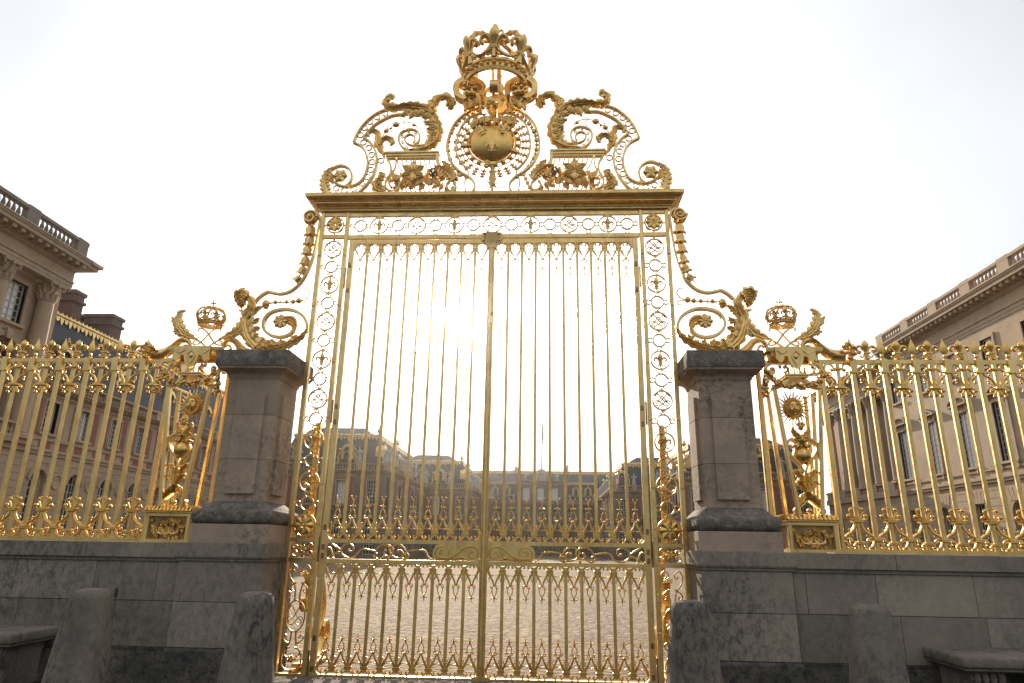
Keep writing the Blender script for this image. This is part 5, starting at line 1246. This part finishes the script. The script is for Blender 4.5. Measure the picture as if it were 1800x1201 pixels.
b = F.mb(); b.loft([[(0, .5, 10.9), (L, .5, 10.9), (L, 11.5, 10.9), (0, 11.5, 10.9)], [(0, 1.9, 15.7), (L, 1.9, 15.7), (L, 10, 15.7), (0, 10, 15.7)], [(1, 4, 16.4), (L - 1, 4, 16.4), (L - 1, 8, 16.4), (1, 8, 16.4)]])
rf = b.build('roof', SLATE, g, smooth=False)
b = F.mb(); gilt_ridge(b, 0, L, 15.75, .75, 1.85); b.build('gilded_ridge', ROOFG, rf)
for u in us[::2]: dormer(F, rf, u + 1.6, 1.05, 11.5, 1.5, 2.2)
for u, w_, zt, ya, yb in ((5.1, 1.0, 18.3, 2.4, 4.4), (9.55, 1.3, 18.0, 2.4, 4.6), (9.55, 1.3, 18.0, 5.0, 6.8), (22.0, 1.3, 18.0, 3.4, 5.6)):
    b = F.mb(); b.box(u - w_ / 2, u + w_ / 2, ya, yb, 13, zt - .25); b.box(u - w_ / 2 - .12, u + w_ / 2 + .12, ya - .12, yb + .12, zt - .85, zt - .65); b.box(u - w_ / 2 - .1, u + w_ / 2 + .1, ya - .1, yb + .1, zt - .25, zt); b.build('chimney', BRICKC, rf, smooth=False)
# --- forebuildings stepping back towards the main front
def forebuilding(name, label, x0, x1, y0, y1, inner, nf, ns, roofz=12.85):
    g = thing(name, label, 'wing', ((x0 + x1) / 2, (y0 + y1) / 2, 0))
    faces = [(Fac(x0, y0, 0), x1 - x0, nf)]
    faces.append((Fac(x1, y0, R90), y1 - y0, ns) if inner > 0 else (Fac(x0, y1, -R90), y1 - y0, ns))
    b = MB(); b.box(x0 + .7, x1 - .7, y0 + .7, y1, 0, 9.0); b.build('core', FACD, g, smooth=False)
    rnd = random.Random(int(abs(x0) * 10))
    W_, E_, B_ = MB(), MB(), MB()
    for F, L, n in faces:
        us = [(i + .5) * L / n for i in range(n)]
        for m_ in (W_, E_, B_): m_.tf = F.tf
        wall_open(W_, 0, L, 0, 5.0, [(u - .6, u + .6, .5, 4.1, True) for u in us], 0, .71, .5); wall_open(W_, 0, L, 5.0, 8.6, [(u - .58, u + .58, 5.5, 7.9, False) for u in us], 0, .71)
        W_.box(0, L, -.14, .2, 4.75, 5.0)
        for u in [0.35, L - .35] + [(us[i] + us[i + 1]) / 2 for i in range(n - 1)]: W_.box(max(0, u - .22), min(L, u + .22), -.12, .05, 5.0, 8.55)
        entabl(E_, 0, L, 8.2, .75, 0, .4, .42); balus(B_, 0, L, 8.95, .75, .1, [.3, L - .3] + [(us[i] + us[i + 1]) / 2 for i in range(n - 1)], .55, .3, 6)
        for u in us:
            b = F.mb(); surround(b, u, 5.5, 1.16, 2.4, .14, 0, .06); b.build('window_surround', FACL, g, smooth=False)
            for e in (-1, 1):
                b = F.mb(); b.box(u + e * (L / n * .5 - .62) - .22, u + e * (L / n * .5 - .62) + .22, -.03, .02, 5.2, 8.1); b.build('brick_panel', BRICK, g, smooth=False)
        for u in [.35, L - .35] + [(us[i] + us[i + 1]) / 2 for i in range(n - 1)]: b = F.mb(); statue(b, u, .1, 9.74, 1.7, rnd); b.build('parapet_statue', STAT, g)
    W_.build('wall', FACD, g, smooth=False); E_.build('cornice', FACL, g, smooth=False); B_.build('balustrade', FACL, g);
    for F, L, n in faces:
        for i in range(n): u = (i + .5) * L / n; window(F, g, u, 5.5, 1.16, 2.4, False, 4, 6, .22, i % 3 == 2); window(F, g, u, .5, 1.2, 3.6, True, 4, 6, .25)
    b = MB(); mansard(b, x0 + .6, x1 - .6, y0 + .6, y1 + .0, 9.0, roofz, 1.3); rf = b.build('roof', SLATE, g, smooth=False)
    b = MB()
    for F, L, n in faces: b.tf = F.tf; gilt_ridge(b, 1.8, L - 1.8, roofz, .7, 1.75)
    for F, L, n in faces[:1]:
        for u in (1.8, L - 1.8): urn(b, u, 1.8, roofz, 1.1)
    b.build('gilded_ridge', ROOFG, rf)
    for F, L, n in faces:
        for i in range(0, n, 2): dormer(F, rf, (i + .5) * L / n if n > 1 else L / 2, 1.0, 9.7, 1.5, 2.1)
    return g
forebuilding('palace_forebuilding', 'nearest steep roofed brick forebuilding seen through the left gate leaf', -28.6, -15.6, 61, 83.5, 1, 4, 6)
forebuilding('palace_forebuilding', 'narrower slate roofed forebuilding set back just left of the middle bar of the gate', -22.0, -9.3, 84, 120.5, 1, 4, 10)
forebuilding('palace_forebuilding', 'dark slate roofed forebuilding seen between the right pillar and its sun mask pier', 15.4, 30.4, 66, 84, -1, 4, 5)
forebuilding('palace_forebuilding', 'forebuilding with gilded dormer seen behind the outer bars of the right gate leaf', 9.9, 22.0, 84.5, 120.5, -1, 4, 10)
# --- main palace front
g = thing('main_palace', 'distant main palace front with clock, tall windows and gilded roof crest across the courtyard', 'palace', (0, 125, 0))
F = Fac(-10.2, 121, 0); L = 20.4
b = F.mb(); uw = [2.2, 5.0, 7.5, 10.2, 12.9, 15.4, 18.2]
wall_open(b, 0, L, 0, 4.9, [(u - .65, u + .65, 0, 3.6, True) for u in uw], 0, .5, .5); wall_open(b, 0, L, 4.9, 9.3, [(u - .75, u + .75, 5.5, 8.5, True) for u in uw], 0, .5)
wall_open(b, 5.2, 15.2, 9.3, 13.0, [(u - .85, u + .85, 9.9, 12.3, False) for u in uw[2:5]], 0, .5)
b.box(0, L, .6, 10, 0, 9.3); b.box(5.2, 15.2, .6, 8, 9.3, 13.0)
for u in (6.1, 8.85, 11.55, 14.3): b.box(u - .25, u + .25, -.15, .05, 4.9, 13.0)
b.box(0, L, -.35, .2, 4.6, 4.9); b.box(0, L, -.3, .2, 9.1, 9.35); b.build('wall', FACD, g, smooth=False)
b = F.mb(); entabl(b, 5.2, 15.2, 12.9, .65, 0, .4, .4); balus(b, 0, 5.2, 9.35, .7, -.05, (.3, 2.8, 4.9), .5, .28, 6); balus(b, 15.2, L, 9.35, .7, -.05, (15.5, 17.6, 20.1), .5, .28, 6); b.build('cornice', FACL, g, smooth=False)
for u in uw: window(F, g, u, 5.5, 1.5, 3.0, True, 4, 6, .25); window(F, g, u, .0, 1.3, 3.6, True, 4, 6, .25)
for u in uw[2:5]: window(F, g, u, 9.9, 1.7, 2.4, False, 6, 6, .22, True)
b = F.mb(); b.loft([[(-4, .4, 9.3), (L + 4, .4, 9.3), (L + 4, 9, 9.3), (-4, 9, 9.3)], [(-4, 1.6, 13.4), (L + 4, 1.6, 13.4), (L + 4, 8, 13.4), (-4, 8, 13.4)], [(-4, 4, 15.3), (L + 4, 4, 15.3), (L + 4, 5, 15.3), (-4, 5, 15.3)]]); rf = b.build('roof', SLATE, g, smooth=False)
b = F.mb(); gilt_ridge(b, -4, L + 4, 15.3, .7, 4.2); gilt_ridge(b, 0, 5.2, 13.3, .5, 1.5); gilt_ridge(b, 15.2, L, 13.3, .5, 1.5)
b.box(-4, L + 4, 4.0, 4.2, 15.2, 15.9); b.build('gilded_ridge', ROOFG, rf)
for u in (1.3, 3.6, 16.8, 19.1): dormer(F, rf, u, .9, 10.9, 1.1, 1.7)
b = F.mb(); rnd = random.Random(8)
b.prism([(8.6, 13.5), (11.8, 13.5), (11.6, 14.9), (10.9, 15.6), (10.2, 15.9), (9.5, 15.6), (8.8, 14.9)], -.3, .3)
b.build('clock_gable', STAT, g, smooth=False)
b = F.mb(); b.tf = lambda p: (p[0], 120.6 + p[1], p[2]); b.torus((0, 0, 14.4), .72, .09, 28, 6); 
for k in range(12): a = PI * k / 6; b.rail((.52 * math.cos(a), -.03, 14.4 + .52 * math.sin(a)), (.64 * math.cos(a), -.03, 14.4 + .64 * math.sin(a)), .05, .03, .005)
b.rail((0, -.05, 14.4), (.0, -.05, 14.85), .06, .03, .005); b.rail((0, -.05, 14.4), (.28, -.05, 14.25), .07, .03, .005)
b.ball((0, -.04, 14.4), .09, 8, 6); b.build('clock_dial', ROOFG, g)
for u in (5.3, 14.9): b = F.mb(); trophy(b, u, .1, 15.0, 2.0, rnd); b.build('roof_trophy', STAT, g)
for u in (7.2, 13.2): b = F.mb(); statue(b, u, .0, 13.55, 1.5, rnd); b.build('roof_statue', STAT, g)
for u in (.3, 4.9, 15.5, 20.1): b = F.mb(); urn(b, u, -.05, 10.05, 1.1); b.build('roof_urn', STAT, g)
g = thing('flagpole', 'thin flagpole with limp tricolour flag rising behind the distant clock', 'flagpole', (0, 124, 14))
b = MB(); b.lathe((0, 124, 0), [(.14, 14), (.12, 20), (.09, 25.6), (.17, 25.65), (.17, 25.8), (.02, 25.9)], 8); b.build('pole', LEAD, g)
for i, (nm, c_) in enumerate((('blue_stripe', (.03, .05, .2)), ('white_stripe', (.6, .6, .6)), ('red_stripe', (.4, .03, .04)))):
    b = MB(); rings = []
    for j in range(9):
        z = 25.3 - j * .42 - i * .45; wv = .10 * math.sin(j * 1.3 + i); w0 = .06 + i * .10
        rings.append([(w0 + wv * .4 + dx, 124 + dy + wv, z) for dx, dy in ((-.10, -.05), (.16, -.05), (.16, .05), (-.10, .05))])
    b.loft(rings); b.build(nm, mat('flag_' + nm, c_, .8), g)
# --- right stone wing and the colonnade beyond it
g = thing('stone_wing', 'sunlit limestone wing with pedimented windows and roof balustrade behind the right railing', 'wing', (38, 35, 0))
L = 32.2; F = Fac(31.2, 50.2, -R90); us = [50.2 - y for y in (49.0, 44.8, 40.6, 36.4, 32.2, 28.0, 23.8)]
b = F.mb()
wall_open(b, 0, L, 0, 6.2, [(u - .75, u + .75, .8, 4.9, bool(i % 2)) for i, u in enumerate(us)], 0, .6, .50)
wall_open(b, 0, L, 6.2, 16.6, [o for u in us for o in ((u - .72, u + .72, 7.45, 11.4, False), (u - .65, u + .65, 13.9, 15.8, False))], 0, .6)
b.box(0, L, .9, 14, 0, 18.9); b.box(-.0, L, -.18, .2, 6.22, 6.42); b.box(0, L, -.26, .2, 6.425, 6.6); b.box(0, L, -.10, .2, 7.0, 7.12)
b.build('wall', FACL, g, smooth=False)
b = F.mb(); entabl(b, 0, L, 16.6, 2.4, 0, .62, .95); b.build('entablature', FACL, g, smooth=False)
b = F.mb(); balus(b, 0, L, 19.0, 1.2, -.3, [.6, 4.9, 9.1, 13.3, 17.5, 21.7, 25.9], 1.1, .40); b.build('balustrade', FACL, g)
b = F.mb(); b.box(L - 8.6, L, -.6, .9, 19.005, 21.2); b.box(L - 8.8, L, -.8, .9, 21.2, 21.5); b.build('attic_block', FACL, g, smooth=False)
for i, u in enumerate(us):
    b = F.mb(); surround(b, u, 7.45, 1.44, 3.95, .2, 0, .09, True, 'tri' if i % 2 else 'arc'); b.build('pedimented_surround', FACL, g, smooth=False)
    b = F.mb(); surround(b, u, 13.9, 1.3, 1.9, .2, 0, .09); b.build('window_surround', FACL, g, smooth=False); b = F.mb()
    for k in range(5): b.prism([(u - .8 + k * .32, 4.92), (u - .5 + k * .32, 4.92), (u - .62 + (k - 2) * .08 + k * .36, 5.75), (u - .98 + (k - 2) * .08 + k * .36, 5.75)], -.06, 0)
    b.build('voussoir_row', FACL, g, smooth=False)
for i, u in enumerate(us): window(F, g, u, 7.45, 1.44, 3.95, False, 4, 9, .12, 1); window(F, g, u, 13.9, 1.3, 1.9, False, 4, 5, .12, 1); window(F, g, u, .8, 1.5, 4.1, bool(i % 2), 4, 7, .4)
g = thing('colonnade_pavilion', 'shaded pavilion with giant columns and grey pitched roof beyond the right wing', 'pavilion', (38, 58, 0))
L = 15.0; F = Fac(31.0, 65.4, -R90)
b = F.mb(); wall_open(b, 0, L, 0, 6.2, [(u - .7, u + .7, .8, 4.9, True) for u in (2.5, 5.8, 9.1, 12.4)], 0, .6, .5); wall_open(b, 0, L, 6.2, 15.8, [(u - .7, u + .7, 7.4, 11.2, False) for u in (2.5, 5.8, 9.1, 12.4)], 1.4, 1.9)
b.box(0, L, 2.2, 14, 0, 18); b.box(0, L, -.25, 1.5, 6.2, 6.6); b.build('wall', FACL, g, smooth=False)
b = F.mb(); entabl(b, 0, L, 15.7, 2.4, .1, .6, .9); b.build('entablature', FACL, g, smooth=False)
for u in (.9, 4.1, 7.4, 10.7, 14.0): column(F, g, u, .6, 7.2, 15.7, .5, FACL)
b = F.mb(); balus(b, 0, L, 6.6, .8, -.05, (.9, 4.1, 7.4, 10.7, 14.0), 1.1, .35, 6); b.build('balcony', FACL, g)
b = F.mb(); b.loft([[(0, -.6, 18.1), (0, 14, 18.1), (0, 6.5, 21.8)], [(L, -.6, 18.1), (L, 14, 18.1), (L, 6.5, 21.8)]]); b.build('roof', LEAD, g, smooth=False)
for u in (2.5, 5.8, 9.1, 12.4): window(F, g, u, 7.4, 1.4, 3.8, False, 4, 8, 1.75)

# ------------------------------------------------------------------ sunlit haze in the air
b = MB(); b.box(-300, 300, -300, 300, -1.0, 30.0); hz = b.build('haze', bpy.data.materials.new('sunlit_haze'), smooth=False)
hm = hz.data.materials[0]; hm.use_nodes = True; hm.node_tree.nodes.clear()
pv = hm.node_tree.nodes.new('ShaderNodeVolumePrincipled'); ho = hm.node_tree.nodes.new('ShaderNodeOutputMaterial')
pv.inputs['Density'].default_value = 0.0007; pv.inputs['Anisotropy'].default_value = 0.977; pv.inputs['Color'].default_value = (1, .97, .93, 1)
hm.node_tree.links.new(pv.outputs[0], ho.inputs['Volume']); hz['kind'] = 'stuff'
